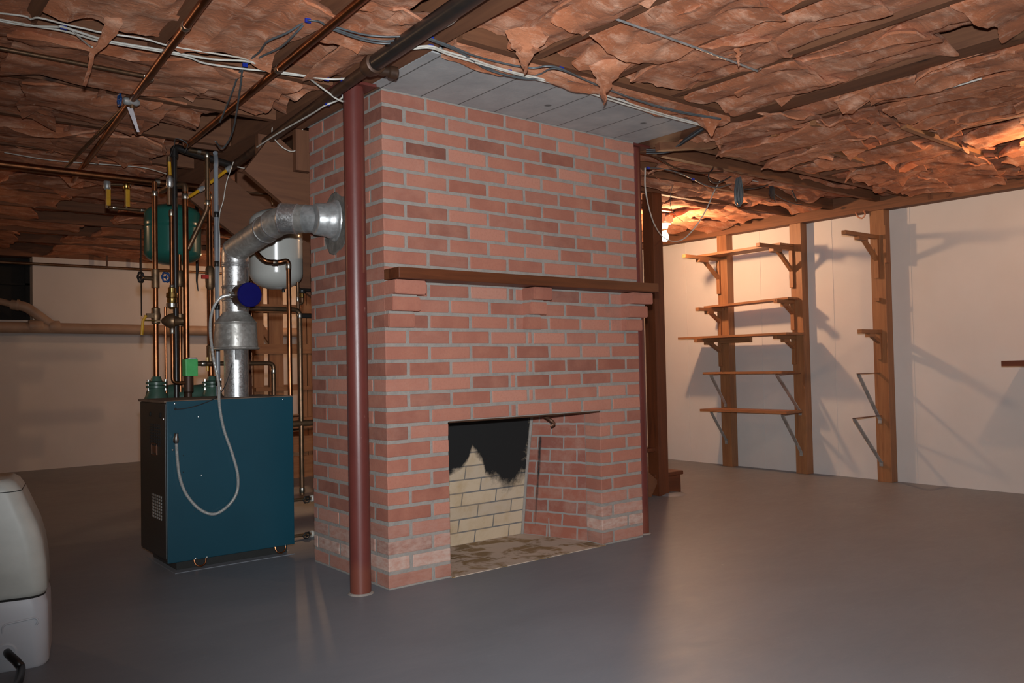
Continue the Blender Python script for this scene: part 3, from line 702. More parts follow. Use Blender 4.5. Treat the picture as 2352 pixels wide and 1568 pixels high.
for i in range(5):
    for j in range(8): box(bm, (BX0-.0045, 1.06+i*.034, .345-j*.015), (BX0-.0025, 1.086+i*.034, .355-j*.015))
finish('lower_vent_slot', bm, M['galv_dull'], bo)
bm = bmesh.new()
for y0, y1, z0, z1 in ((1.13, 1.22, .545, .549), (1.13, 1.22, .600, .604), (1.13, 1.134, .545, .604), (1.216, 1.22, .545, .604)): box(bm, (BX0-.006, y0, z0), (BX0-.0025, y1, z1))
box(bm, (BX0-.004, 1.145, .558), (BX0-.003, 1.205, .592)); finish('side_label', bm, 'rust', bo)
bm = bmesh.new()
for y in (1.07, 1.24): lathe(bm, [(.012, 0), (.012, .003), (.0, .004)], (BX0-.003, y, .745), (-1, 0, 0), 12)
finish('knockout', bm, 'dark_gap', bo)
for (px, py) in ((402, 927), (650, 917), (456, 957), (463, 1091), (450, 1283), (656, 1252), (476, 1279), (376, 962)):
    p = at(px, py, Y=BY0-.001); LATHE('screw', [(.0035, 0), (.0032, .0015), (0, .003)], p, (0, -1, 0), 'steel', bo, 8)
for (px, py) in ((421, 1046), (421, 1084), (403, 939)):
    p = at(px, py, Y=BY0-.001); LATHE('hole', [(.003 if py > 1000 else .007, 0), (.003 if py > 1000 else .006, .001)], p, (0, -1, 0), 'dark_gap', bo, 8)
BX('base', (BX0+.05, BY0+.03, .0), (BX1-.03, BY1-.02, .046), 'boiler_dark', bo)
for px in (459, 643):
    a = at(px, 1290 if px < 500 else 1262, Y=1.0); a.z = .05
    TUBE('gas_loop', smooth_path([a+V((-.03, 0, .01)), a+V((-.024, -.01, -.026)), a+V((0, -.014, -.040)), a+V((.024, -.01, -.026)), a+V((.03, 0, .01))], 5), .004, 'copper', bo, 8)
# papers on the floor under the boiler
tag(BX('paper_slip', at(612, 1272, Z=.003)-V((.0, .01, .002)), at(655, 1262, Z=.003)+V((0, .05, .001)), 'white_cable'), 'white paper slip poking out under the boiler base', 'paper')
tag(BX('concrete_pad', (-.60, .955, 0), (0.0, 1.43, .003), 'floor'), 'thin grey concrete pad beneath the boiler', 'pad')
# flue
fx_, fy_ = -.213, 1.18
A0 = V((fx_, fy_, BZ1)); RF = .0665
LATHE('draft_pipe', [(.062, 0), (.062, .27)], A0, (0, 0, 1), 'galv', bo, 40)
hd = at(545, 803, Y=fy_).z; ht = at(545, 725, Y=fy_).z; zc = at(545, 742, Y=fy_).z
LATHE('draft_hood', [(.098, 0), (.115, .0), (.120, .004), (.119, .010), (.112, .014), (.104, zc-hd-.006), (.107, zc-hd-.002), (.107, zc-hd+.004), (.102, zc-hd+.008), (.068, ht-hd+.012), (.064, ht-hd+.03)], (fx_, fy_, hd), (0, 0, 1), 'galv_dull', bo, 48)
BX('hood_bracket', (fx_-.03, fy_-.068, hd-.055), (fx_+.0, fy_-.061, hd+.004), 'galv_grey', bo)
fl_o = thing('flue_pipe', 'shiny galvanised flue pipe bending from the boiler into the brick chimney', 'flue', (fx_, fy_, 1.1))
z1 = at(543, 590, Y=fy_).z-.01
PW = V((0.0, .445, 1.655)); PA = V((fx_, fy_, z1)); PB = V((-.150, .545, 1.668))
d1 = (PB-PA).normalized()
TUBE('riser_pipe', [(fx_, fy_, ht-.01), (fx_, fy_, z1-.02)], RF, 'galv', fl_o, 40)
PB0 = at(652, 499, Y=.62)
path = round_path([V((fx_, fy_, z1-.02)), V((fx_, fy_, z1+.045)), PB0, V((-.005, .452, 1.655))], .11, 3)
TUBE('elbow_run', path[:4], RF*1.03, 'galv', fl_o, 40)
TUBE('inclined_pipe', path[3:6], RF*.99, 'galv_dull', fl_o, 40)
TUBE('wall_elbow', path[5:9], RF*1.02, 'galv_dull', fl_o, 40)
TUBE('wall_pipe', path[7:], RF*1.0, 'galv_grey', fl_o, 40)
def ringat(c, d, r=RF*1.06, l=.006, mat='galv'): LATHE('seam_ring', [(r*.96, -l), (r, -l*.4), (r, l*.4), (r*.96, l)], c, d, mat, fl_o, 40)
for zz in (at(545, 690, Y=fy_).z, at(545, 612, Y=fy_).z, z1-.03, at(545, 660, Y=fy_).z): ringat((fx_, fy_, zz), (0, 0, 1))
for i, t in ((3, 0), (5, 0)): ringat(path[i], path[i+1]-path[i-1])
q = path[4].lerp(path[5], .78); ringat(q, path[5]-path[4])
dd = (path[-1]-path[-2]).normalized()
TUBE('bright_sleeve', [path[7]-dd*.055, path[7]+dd*.02], RF*1.07, 'galv', fl_o, 40)
ringat(path[7]-dd*.055, dd, RF*1.10); ringat(path[7]+dd*.02, dd, RF*1.10)
LATHE('wall_thimble', [(.070, -.10), (.074, -.095), (.078, -.05), (.082, -.035), (.085, -.03), (.086, -.012), (.098, -.006), (.100, .0)], V((-.004, .448, 1.655)), V((1, -.12, 0)), 'galv_grey', fl_o, 44)
for px, py in ((541, 1), ): pass
for zz in (1.33, 1.44): LATHE('rivet', [(.004, 0), (.003, .003), (0, .004)], (fx_-.045, fy_-.050, zz), (-.6, -.8, 0), 'steel', fl_o, 8)
# damper motor
dm = thing('vent_damper_motor', 'round dark blue vent damper motor strapped to the flue pipe', 'motor', (fx_+.03, fy_-.1, 1.35))
mc = at(572, 677, Y=fy_-.16); axd = V((.12, -.99, .0))
md = (V((CAM.x-mc.x, CAM.y-mc.y, 0)).normalized() + _r*.5).normalized()
LATHE('housing', [(.060, 0), (.062, .004), (.062, .085), (.060, .09)], mc-md*.09, md, 'brown_iron', dm, 40)
LATHE('cover', [(.0635, 0), (.0635, .010), (.060, .014), (0, .015)], mc, md, 'navy', dm, 40)
bm = bmesh.new(); box(bm, mc-md*.09-V((.03, .012, .075)), mc-md*.06+V((.004, 0, -.048))); box(bm, mc-md*.09-V((.03, .012, -.048)), mc-md*.06+V((.004, 0, .075))); finish('strap', bm, 'steel', dm)
cn = at(528, 677, Y=fy_-.10); TUBE('connector', [cn, cn+V((.035, .0, .002))], .016, 'steel', dm, 14)
LATHE('strap_screw', [(.008, 0), (.006, .005), (0, .007)], at(563, 708, Y=fy_-.09), md, 'steel', dm, 10); LATHE('strap_screw', [(.008, 0), (.006, .005), (0, .007)], at(563, 650, Y=fy_-.09), md, 'steel', dm, 10)
# flexible conduit
Yc = BY0-.018
pts = [cn, at(505, 685, Y=fy_-.13), at(487, 715, Y=fy_-.15), at(483, 760, Y=fy_-.16), at(490, 820, Y=fy_-.18), at(502, 880, Y=Yc-.01), at(504, 930, Y=Yc), at(514, 985, Y=Yc), at(533, 1040, Y=Yc), at(546, 1090, Y=Yc), at(544, 1130, Y=Yc), at(525, 1160, Y=Yc), at(493, 1180, Y=Yc), at(460, 1170, Y=Yc), at(430, 1138, Y=Yc), at(414, 1100, Y=Yc), at(408, 1060, Y=Yc), at(405, 1018, Y=Yc)]
P = smooth_path(pts, 40); fc = thing('flexible_conduit', 'ribbed silver flexible conduit looping down the blue boiler front', 'conduit', pts[-1])
TUBE('hose', P, .0075, 'flex', fc, 10, rf=lambda t: .0074+.0008*math.cos(round(t*(len(P)-1))*PI))
LATHE('fitting', [(.012, 0), (.014, .006), (.014, .02), (.010, .03), (.010, .045)], at(404, 1010, Y=Yc)-V((0, 0, .012)), (0, -.2, 1), 'steel', fc, 16)
for dx in (-6, 4): LATHE('fitting_screw', [(.004, 0), (.004, .006), (0, .008)], at(402+dx, 1033, Y=Yc), (0, -1, 0), 'steel', fc, 8)
tag(TUBE('twisted_wire', smooth_path([at(403, 940, Y=BY0-.004), at(430, 937, Y=BY0-.01), at(465, 927, Y=BY0-.01), at(497, 912, Y=BY0+.01), at(515, 890, Y=1.09), at(527, 860, Y=1.11), at(534, 832, Y=1.105)], 8), .0025, 'dark_cable', None, 6), 'thin black twisted wire from the blue boiler front up to the flue', 'wire')
# ------------------------------------------------------------ plumbing
def valve_wheel(c, ax, r, mat, parent):
    c = V(c); ax = V(ax).normalized(); bm = bmesh.new()
    ref = V((0, 0, 1)) if abs(ax.z) < .9 else V((1, 0, 0)); x = ax.cross(ref).normalized(); y = ax.cross(x)
    ring = [c + (x*math.cos(a)+y*math.sin(a))*r*(1+.10*math.cos(6*a)) for a in (2*PI*k/36 for k in range(37))]
    tube(bm, ring, r*.2, 8, False)
    for k in range(3):
        a = 2*PI*k/3; d = x*math.cos(a)+y*math.sin(a); tube(bm, [c-ax*.004, c+d*r], r*.14, 6)
    lathe(bm, [(r*.28, -.006), (r*.28, .006)], c, ax, 10)
    return finish('handwheel', bm, mat, parent, True)
def pipe(label, pts, r, mat, cat='pipe', rounds=.03, rings=None, group=None, name='copper_pipe', ringmat='solder'):
    t = thing(name, label, cat, pts[0], group)
    TUBE('tube', round_path(pts, rounds), r, mat, t, 16)
    for c, d in (rings or []): band('joint', c, d, r*1.18, .028, ringmat, t)
    return t
Z1 = V((0, 0, 1)); YP = 1.62
def vp(px, y0, y1, Y, r, mat, label, name='copper_pipe', px1=None, rings=(), **k):
    a = at(px, y0, Y=Y); b_ = at(px1 if px1 is not None else px, y1, Y=Y); x = (a.x+b_.x)/2
    rg = [((x, Y, at(px, q, Y=Y).z), Z1) for q in rings]
    t = pipe(label, [V((x, Y, b_.z)), V((x, Y, a.z))], r, mat, name=name, rings=rg, **k)
    return t, x
# P1 : left copper riser with hose bib, ball valve and green flange
t, x = vp(360, 418, 880, 1.55, .0135, 'copper', 'leftmost tall copper riser with a black handwheel and yellow-handled valve', px1=354, rings=(445,))
zt = at(356, 640, Y=1.55).z
band('tee', (x, 1.55, zt), Z1, .021, .10, 'bronze', t)
h = TUBE('side_outlet', [(x, 1.55, zt), (x-.07, 1.53, zt)], .012, 'bronze', t); valve_wheel((x-.085, 1.51, zt), (.8, -.9, 0), .026, 'black_iron', h)
zv = at(350, 725, Y=1.55).z; vb = LATHE('ball_valve', [(.014, -.045), (.022, -.04), (.022, -.02), (.027, 0), (.022, .02), (.022, .04), (.014, .045)], (x, 1.55, zv), Z1, 'bronze', t, 14)
hh = BX('valve_stem', (x-.05, 1.53, zv-.012), (x-.01, 1.55, zv+.012), 'bronze', vb)
q = V((x-.055, 1.53, zv)); TUBE('valve_lever', [q, q+V((-.016, 0, -.03)), q+V((-.022, 0, -.105))], .0075, 'yellow', vb, 8)
fp_ = thing('circulator_pump', 'green cast flanged pump at the left rear corner of the boiler top', 'pump', (x, 1.55, .7), 'green pumps behind the boiler')
def pump(t, x, y, z):
    LATHE('flange', [(.045, -.012), (.052, -.01), (.052, .0), (.036, .004), (.036, .008), (.052, .010), (.052, .020), (.03, .026), (.022, .05)], (x, y, z), Z1, 'green_pump', t, 24)
    LATHE('body', [(.065, -.14), (.062, -.07), (.045, -.03), (.04, -.012)], (x, y, z), Z1, 'green_pump', t, 24)
    for sx in (-1, 1): LATHE('bolt', [(.008, -.03), (.008, -.022), (.004, -.022), (.004, .022), (.009, .022), (.009, .03)], (x+sx*.044, y-.015, z+.004), Z1, 'steel', t, 8)
zp = at(353, 886, Y=1.55).z; pump(fp_, x, 1.55, zp)
t, x3 = vp(384, 705, 915, 1.58, .0075, 'copper', 'thin copper tube just right of the leftmost riser, down to the boiler', px1=378)
# P3 : regulator line
t, x = vp(396, 482, 668, 1.50, .0105, 'copper', 'copper line with a brass union and bell-shaped regulator in front of the green tank', px1=392, rings=(490, 660))
zz = at(392, 680, Y=1.50).z
LATHE('brass_union', [(.013, .05), (.02, .045), (.02, .02), (.028, .018), (.030, -.006), (.024, -.01), (.026, -.03), (.02, -.04), (.022, -.055), (.013, -.07)], (x, 1.5, zz), Z1, 'brass', t, 10)
LATHE('coupling_nut', [(.026, -.012), (.029, -.010), (.029, .010), (.026, .012)], (x, 1.5, at(392, 701, Y=1.5).z), Z1, 'steel', t, 18)
zr = at(390, 737, Y=1.50).z
rg = LATHE('regulator', [(.006, -.085), (.006, -.055), (.012, -.052), (.030, -.03), (.040, -.012), (.042, -.002), (.042, .006), (.030, .012), (.022, .03), (.018, .055)], (x, 1.5, zr), V((1, -.25, 0)), 'bronze', t, 24)
LATHE('adjusting_screw', [(.004, 0), (.004, .05)], (x-.135, 1.52, zr+.002), V((1, -.15, 0)), 'brass', rg, 8)
TUBE('lower_tube', round_path([(x, 1.5, zr-.02), (x, 1.5, at(392, 880, Y=1.5).z), (at(430, 880, Y=1.5).x, 1.5, at(392, 880, Y=1.5).z)], .03), .010, 'copper', t)
band('joint', (x, 1.5, at(392, 760, Y=1.5).z), Z1, .014, .03, 'solder', t)
xT = at(433, 880, Y=1.5).x; zT = at(433, 880, Y=1.5).z
tt = thing('iron_tee', 'dark iron pipe tee under the green-taped box on the boiler', 'pipe', (xT, 1.5, .7))
LATHE('tee_body', [(.018, -.16), (.018, -.05), (.026, -.045), (.026, .045), (.018, .05), (.018, .09)], (xT, 1.5, zT), Z1, 'brown_iron', tt, 16)
# black iron riser
tb, x4 = vp(400, 352, 915, 1.56, .0145, 'black_iron', 'tall black iron gas pipe standing between the copper risers', px1=406, name='iron_pipe')
ztop = at(402, 352, Y=1.56).z
TUBE('crossover', round_path([(x4, 1.56, ztop-.02), (x4, 1.56, ztop+.035), tuple(at(532, 380, Y=1.56)), ], .03), .020, 'black_iron', tb)
band('elbow_collar', (x4, 1.56, ztop), Z1, .021, .05, 'black_iron', tb)
# large copper
t, x5 = vp(430, 440, 915, 1.53, .0155, 'copper', 'thick copper riser crossing the middle of the green tank', px1=425, rings=(452,))
z5 = at(430, 432, Y=1.53).z
TUBE('top_elbow', round_path([(x5, 1.53, z5-.02), (x5, 1.53, z5+.02), (x5-.06, 1.6, z5+.015), (x5-.06, 1.75, z5+.015)], .025), .0165, 'copper_dull', t)
t, x6 = vp(414, 585, 900, 1.62, .010, 'copper', 'slim copper riser behind the thick one with a blue handwheel beside it', px1=413, rings=())
z6 = at(414, 640, Y=1.62).z; band('tee', (x6, 1.62, z6), Z1, .019, .09, 'bronze', t); h = TUBE('side_outlet', [(x6, 1.62, z6), (x6-.06, 1.60, z6)], .011, 'bronze', t); valve_wheel((x6-.085, 1.58, z6), (.35, -1, 0), .025, 'blue_handle', h)
band('valve_body', (x6, 1.62, at(414, 735, Y=1.62).z), Z1, .024, .07, 'bronze', t)
# P6 : copper coming down then slanting left to the thick riser
a = at(474, 352, Y=1.50); b_ = at(477, 478, Y=1.50); c = at(432, 572, Y=1.53)
t = pipe('copper pipe dropping from the ceiling then slanting left across the green tank', [V((b_.x, 1.5, a.z)), V((b_.x, 1.5, b_.z)), V((x5+.012, 1.53, c.z))], .0135, 'copper_dull', rings=[((b_.x, 1.5, b_.z+.03), Z1), ((b_.x, 1.5, a.z-.01), Z1)])
ax_ = at(452, 350, Y=1.5); TUBE('feed', [V((b_.x, 1.5, a.z)), V((at(432, 345, Y=1.5).x, 1.5, a.z+.006))], .0125, 'copper_dull', t); LATHE('solder_joint', [(.0155, 0), (.0155, .02)], V((at(452, 345, Y=1.5).x, 1.5, a.z+.004)), (1, 0, 0), 'solder', t, 14)
# P7
t, x7 = vp(484, 440, 862, 1.60, .0125, 'copper', 'long copper riser left of the grey conduit ending in a green pump', px1=481, rings=(452, 620))
LATHE('check_valve', [(.014, -.07), (.024, -.055), (.026, 0), (.024, .05), (.014, .065)], (x7, 1.6, at(483, 637, Y=1.6).z), Z1, 'bronze', t, 16)
BX('red_lever', at(463, 638, Y=1.57)-V((.0, .01, .004)), at(478, 634, Y=1.57)+V((0, .01, .006)), 'red', t)
LATHE('lower_valve', [(.014, -.06), (.023, -.05), (.023, .05), (.014, .06)], (x7, 1.6, at(483, 815, Y=1.6).z), Z1, 'bronze', t, 14)
TUBE('valve_lever', [at(476, 820, Y=1.55), at(477, 852, Y=1.55)], .007, 'yellow', t, 8)
p2 = thing('circulator_pump', 'green cast flanged pump behind the boiler beside the silver draft pipe', 'pump', (x7, 1.6, .7), 'green pumps behind the boiler'); pump(p2, x7+.005, 1.6, at(490, 884, Y=1.6).z)
gm = thing('pump_motor', 'dull green pump motor housing just above the boiler top behind the pipes', 'motor', (x5, 1.7, .7))
for q in (390, 450): a = at(q, 905, Y=1.7); LATHE('housing', [(.03, -.12), (.05, -.11), (.055, -.02), (.05, .05), (.03, .06)], a, (1, 0, .15), 'green_pump', gm, 20)
# conduit
t, x8 = vp(501, 385, 912, 1.44, .0125, 'grey_pvc', 'straight grey plastic conduit with black tape rings beside the flue', px1=496, name='plastic_conduit', cat='conduit')
for q in (493, 606, 705, 376, 880): band('tape', (x8, 1.44, at(499, q, Y=1.44).z), Z1, .0145, .03, 'black_plastic', t)
zc_ = at(500, 385, Y=1.44).z; TUBE('bend', smooth_path([(x8, 1.44, zc_), (x8-.005, 1.42, zc_+.03), (x8-.03, 1.36, zc_+.06)], 5), .0125, 'grey_pvc', t)
# green box
gb = thing('green_taped_control', 'small bright green taped control box on a pipe above the boiler', 'control box', at(437, 842, Y=1.46))
a, b_ = at(424, 864, Y=1.46), at(452, 824, Y=1.46); BX('cover', (a.x, 1.44, a.z), (b_.x, 1.50, b_.z), 'green_box', gb, .004); BX('lid', (a.x+.02, 1.45, b_.z), (b_.x-.002, 1.50, b_.z+.008), 'galv', gb, .002)
zb = at(455, 835, Y=1.5).z; xb = at(453, 835, Y=1.5).x; xe = at(628, 835, Y=1.5).x
t = pipe('dull copper pipe running right behind the flue and turning down to the boiler', [V((xb, 1.5, zb)), V((xe, 1.5, zb-.004)), V((xe, 1.5, .80))], .0125, 'copper_dull', rings=[((xb+.035, 1.5, zb), (1, 0, 0)), ((xe, 1.5, zb-.05), Z1)])
# white-tank line and right pipes
YR = 1.10
Q = [at(583, 573, Y=YR+.06), at(607, 600, Y=YR), at(640, 603, Y=YR), at(650, 597, Y=YR-.02), at(660, 598, Y=YR-.03)]
xq = at(664, 700, Y=YR-.03).x
t = pipe('copper pipe kinking across the white tank and dropping to the boiler edge', [Q[0], Q[1], Q[2], V((xq, YR-.03, Q[4].z+.005)), V((xq, YR-.03, .81))], .0125, 'copper', rounds=.035, rings=[((xq, YR-.03, Q[4].z-.03), Z1), (Q[2]-V((.02, 0, 0)), (1, 0, 0))])
YS = 1.30; xs_ = at(691, 900, Y=YS).x
t = pipe('dull copper riser between the boiler and the chimney with a black drain tap below', [V((at(572, 708, Y=YS).x, YS, at(580, 708, Y=YS).z)), V((xs_, YS, at(680, 711, Y=YS).z)), V((xs_, YS, at(692, 1135, Y=YS).z))], .0135, 'copper_dull', rounds=.04, rings=[((xs_, YS, at(690, 725, Y=YS).z), Z1), ((xs_, YS, at(692, 1125, Y=YS).z), Z1)])
zt = at(692, 972, Y=YS).z; TUBE('cross_tee', [(xs_-.06, YS, zt), (xs_+.075, YS, zt)], .018, 'bronze', t); 
for q in (1146, 1228):
    a = at(700, q, Y=YS); dv = thing('drain_valve', '%s brass drain valve with black handle beside the chimney foot' % ('upper' if q < 1200 else 'lower'), 'valve', a, 'drain valves by the chimney'); TUBE('valve_tube', [a-V((.07, 0, -.002)), a+V((.05, 0, 0))], .009, 'bronze', dv); valve_wheel(a-V((0, .025, 0)), (0, 1, .2), .019, 'black_iron', dv); band('cap', a+V((.045, 0, 0)), (1, 0, 0), .019, .016, 'white_cable', dv)
t = pipe('thin green-tinged copper tube beside the white tank with a black-capped vent', [at(684, 648, Y=1.33), V((at(684, 648, Y=1.33).x, 1.33, .7))], .009, 'copper_dull', rings=[(at(684, 687, Y=1.33), Z1), (at(684, 720, Y=1.33), Z1)])
a = at(684, 697, Y=1.33); b_ = at(694, 684, Y=1.33); TUBE('branch', round_path([a, V((b_.x, 1.33, a.z)), V((b_.x, 1.33, b_.z))], .02), .009, 'copper_dull', t)
LATHE('vent_fitting', [(.010, 0), (.013, .004), (.012, .024), (.010, .026)], V((b_.x, 1.33, b_.z)), Z1, 'brass', t, 12); LATHE('vent_cap', [(.018, 0), (.020, .003), (.020, .016), (.015, .018)], V((b_.x, 1.33, b_.z+.028)), Z1, 'black_plastic', t, 16)
a = at(690, 725, Y=1.30); tag(TUBE('iron_nipple', [a, a+V((.06, 0, 0)), a+V((.10, 0, 0))], .014, 'black_iron', None, 12), 'short black pipe stub pointing from the copper riser to the chimney corner', 'pipe')
a = at(688, 665, Y=1.6); tag(TUBE('iron_nipple', [a, V((a.x+.13, 1.6, a.z))], .010, 'black_iron', None, 10), 'short black pipe stub right of the white tank bottom', 'pipe')
# tanks
def tank(name, label, c, r, z0, z1, mat, cat='tank'):
    t = thing(name, label, cat, (c[0], c[1], z0)); h = z1-z0; prof = []
    for k in range(9): a = -PI/2+k*PI/2/8; prof.append((r*math.cos(a)*.999+.0001, h*.20*(1+math.sin(a))))
    m_ = h*.62
    prof += [(r, m_-.02), (r*1.012, m_-.012), (r*1.012, m_-.006), (r, m_), (r, m_+.012), (r*1.010, m_+.018), (r, m_+.026)]
    for k in range(9): a = k*PI/2/8; prof.append((r*math.cos(a)+.0001, h*.82+h*.18*math.sin(a)))
    LATHE('shell', prof, (c[0], c[1], z0), Z1, mat, t, 64); return t
a = at(397, 540, Y=1.83); r_ = (at(461, 540, Y=1.83)-at(333, 540, Y=1.83)).length/2*.985
t = tank('expansion_tank', 'green cylindrical expansion tank hanging behind the copper risers', (a.x, 1.83+.0), r_, at(397, 607, Y=1.83-.05).z, at(397, 466, Y=1.83-.05).z, 'green_tank')
TUBE('top_nipple', [(a.x, 1.83, at(397, 466, Y=1.8).z-.01), (a.x, 1.83, at(397, 425, Y=1.8).z)], .016, 'copper_dull', t); LATHE('air_valve', [(.006, 0), (.006, .02)], (a.x-.02, 1.8, at(397, 607, Y=1.8).z-.015), Z1, 'blue_clip', t, 8)
a = at(634.5, 600, Y=1.46); r_ = (at(692, 600, Y=1.46)-at(577, 600, Y=1.46)).length/2*.985
t = tank('expansion_tank', 'grey-white cylindrical expansion tank hanging under the silver flue', (a.x, 1.46), r_, at(640, 664, Y=1.42).z, at(640, 478, Y=1.42).z, 'white_tank')
z_ = at(640, 664, Y=1.46).z; LATHE('air_valve', [(.009, -.022), (.010, -.018), (.006, .0)], (a.x+.015, 1.40, z_), Z1, 'black_plastic', t, 10); LATHE('bottom_cap', [(.03, -.004), (.036, .004)], (a.x, 1.43, z_+.002), Z1, 'galv_grey', t, 20)
# ceiling pipes
def zfix(px, py, X): return at(px, py, X=X)
# copper mains along Y
def ypipe(pA, pB, r, mat, label, joints, ynear, yend, z):
    a, b_ = at(*pA, Z=z), at(*pB, Z=z); k = (b_.x-a.x)/(b_.y-a.y); X = lambda y: a.x+k*(y-a.y)
    dr = V((k, 1, 0)).normalized()
    return pipe(label, [V((X(ynear), ynear, z)), V((X(yend), yend, z))], r, mat, rings=[((X(at(*j, Z=z).y), at(*j, Z=z).y, z), dr) for j in joints]), X
t1, X1 = ypipe((471, 0), (200, 370), .0145, 'copper', 'long copper pipe under the joists, farther left of two', ((425, 60), (560, -60)), -3.0, 2.6, 2.13)
t2, X2 = ypipe((830, 0), (440, 325), .0145, 'copper', 'long copper pipe under the joists, between the left copper pipe and the black one', ((633, 157),), -3.0, 1.28, 2.13)
zb_ = 2.128; a, m_, b_ = at(1073, 0, Z=zb_), at(853, 151, Z=zb_), at(530, 385, Z=zb_)
da = (a-m_).normalized(); far = m_ + da*2.6; b_ = b_ + V((0, .0, 0)); db = (b_-m_).normalized()
tbp = thing('iron_pipe', 'thick glossy black iron pipe running along the left girder', 'pipe', m_)
TUBE('large_pipe', [far, m_], .0315, 'black_iron', tbp, 28)
TUBE('small_pipe', [m_, b_], .0225, 'brown_iron', tbp, 20)
LATHE('tee', [(.034, -.045), (.041, -.04), (.041, .0), (.036, .03), (.028, .04)], m_, -da, 'brown_iron', tbp, 24)
TUBE('branch', [m_+V((0, .005, -.012)), m_+V((.075, -.01, -.012))], .019, 'brown_iron', tbp); LATHE('branch_cap', [(.018, 0), (.025, .006), (.025, .035), (.018, .04)], m_+V((.068, -.01, -.012)), (1, -.2, -.05), 'brown_iron', tbp, 14)
BEND = b_
# small copper branch (X then Y) with valve
Xv = -.85; a = at(0, 112, Z=2.135); b_ = at(350, 178, Z=2.135); b_.z = a.z
t = pipe('thin copper branch crossing from the left edge then turning back with a valve', [V((a.x-.4, b_.y-.01, a.z)), V((b_.x, b_.y, a.z)), V((b_.x+.03, 2.15, a.z))], .0085, 'copper_dull', rings=[(V((b_.x-.02, b_.y, a.z)), (1, 0, 0)), (V((b_.x+.002, b_.y+.03, a.z)), (0, 1, 0))])
vc = at(303, 234, Z=2.12); LATHE('stop_valve', [(.010, -.035), (.016, -.03), (.016, .02), (.010, .03)], vc, (1, 0, 0), 'galv_grey', t, 12); h = LATHE('drain_stub', [(.01, 0), (.01, .03)], vc, (0, 0, -1), 'bronze', t, 10); valve_wheel(vc-V((.05, 0, 0)), (1, 0, 0), .024, 'blue_handle', t)
a, b_ = at(303, 245, Z=2.09), at(318, 303, Z=1.98)
bm = bmesh.new(); s = _r*.012; c0, c1_ = at(298, 246, Y=vc.y), at(317, 303, Y=vc.y)
vs = [bm.verts.new(p) for p in (c0-s, c0+s, c1_+s*.55, c1_-s*.4)]; vs2 = [bm.verts.new(v.co+_f*.0015) for v in vs]
bm.faces.new(vs); bm.faces.new(vs2[::-1]); [bm.faces.new((vs[i], vs2[i], vs2[(i+1) % 4], vs[(i+1) % 4])) for i in range(4)]
tag(finish('paper_tag', bm, 'pink_tag'), 'folded pale paper tag hanging from the ceiling stop valve', 'tag')
# copper main along X
Ym = 2.06; a, b_ = at(0, 381, Y=Ym), at(390, 418, Y=Ym)
zm = (a.z+b_.z)/2
pipe('thick copper main crossing left to right above the green tank', [V((-3.2, Ym, zm+.01)), V((at(560, 450, Y=Ym).x, Ym, zm-.004))], .0215, 'copper', rings=[((at(468, 436, Y=Ym).x, Ym, zm), (1, 0, 0)), ((at(360, 415, Y=Ym).x, Ym, zm), (1, 0, 0))])
Yk = 1.95; a = at(235, 350, Y=Yk); b_ = at(385, 370, Y=Yk)
pipe('thin dim copper tube just above the thick main', [a, b_], .0095, 'copper_dull', rings=[(a.lerp(b_, .05), (1, 0, 0)), (a.lerp(b_, .95), (1, 0, 0))])
# yellow-handled valves left of the tank
Yv = 2.2
for px, y0, y1, lb in ((246, 425, 478, 'left'), (290, 425, 480, 'right')):
    p = at(px, y0, Y=Yv); q = at(px, y1, Y=Yv); v_ = thing('ball_valve', '%s yellow-handled ball valve on the small pipes left of the green tank' % lb, 'valve', p, 'hanging ball valves')
    LATHE('valve_body', [(.012, -.03), (.02, -.02), (.02, .02), (.012, .03)], p, Z1, 'galv_grey' if lb == 'left' else 'brass', v_, 12)
    tube_ = TUBE('valve_tube', [p, q], .010, 'bronze', v_)
    BX('lever', (p.x-.012, Yv-.035, q.z+.01), (p.x+.012, Yv-.028, p.z-.03), 'yellow', v_, .003)
p, q = at(245, 423, Y=Yv), at(300, 425, Y=Yv); p2_, q2 = at(250, 476, Y=Yv), at(340, 484, Y=Yv)
pipe('short copper run joining the tops of the two yellow-handled valves', [p, q], .010, 'copper_dull'); pipe('short copper run from the two yellow-handled valves to the green tank', [p2_, q2], .011, 'copper_dull', rings=[(p2_.lerp(q2, .15), (1, 0, 0)), (q2-V((.03, 0, 0)), (1, 0, 0))])
# yellow vertical handle and slanting ones
Yh = 1.50
p = at(389, 372, Y=Yh); q = at(391, 402, Y=Yh); v_ = thing('ball_valve', 'upright yellow-handled ball valve above the green tank next to the black pipe', 'valve', p)
TUBE('lever', [p, q], .0085, 'yellow', v_, 8); TUBE('valve_tube', [at(388, 360, Y=Yh+.03), at(389, 470, Y=Yh+.03)], .012, 'copper_dull', v_); LATHE('valve_body', [(.013, -.03), (.019, -.02), (.019, .02), (.013, .03)], at(390, 418, Y=Yh+.02), Z1, 'galv', v_, 12)
for p, q, lb in ((at(519, 392, Y=Yh), at(482, 420, Y=Yh), 'upper'), (at(456, 438, Y=Yh+.05), at(434, 452, Y=Yh+.05), 'lower')):
    v_ = thing('ball_valve', '%s slanting yellow valve lever beside the copper risers' % lb, 'valve', p); TUBE('lever', [p, q], .009, 'yellow', v_, 8); LATHE('valve_body', [(.010, 0), (.015, .006), (.015, .03), (.010, .04)], p, p-q, 'galv_grey', v_, 10)
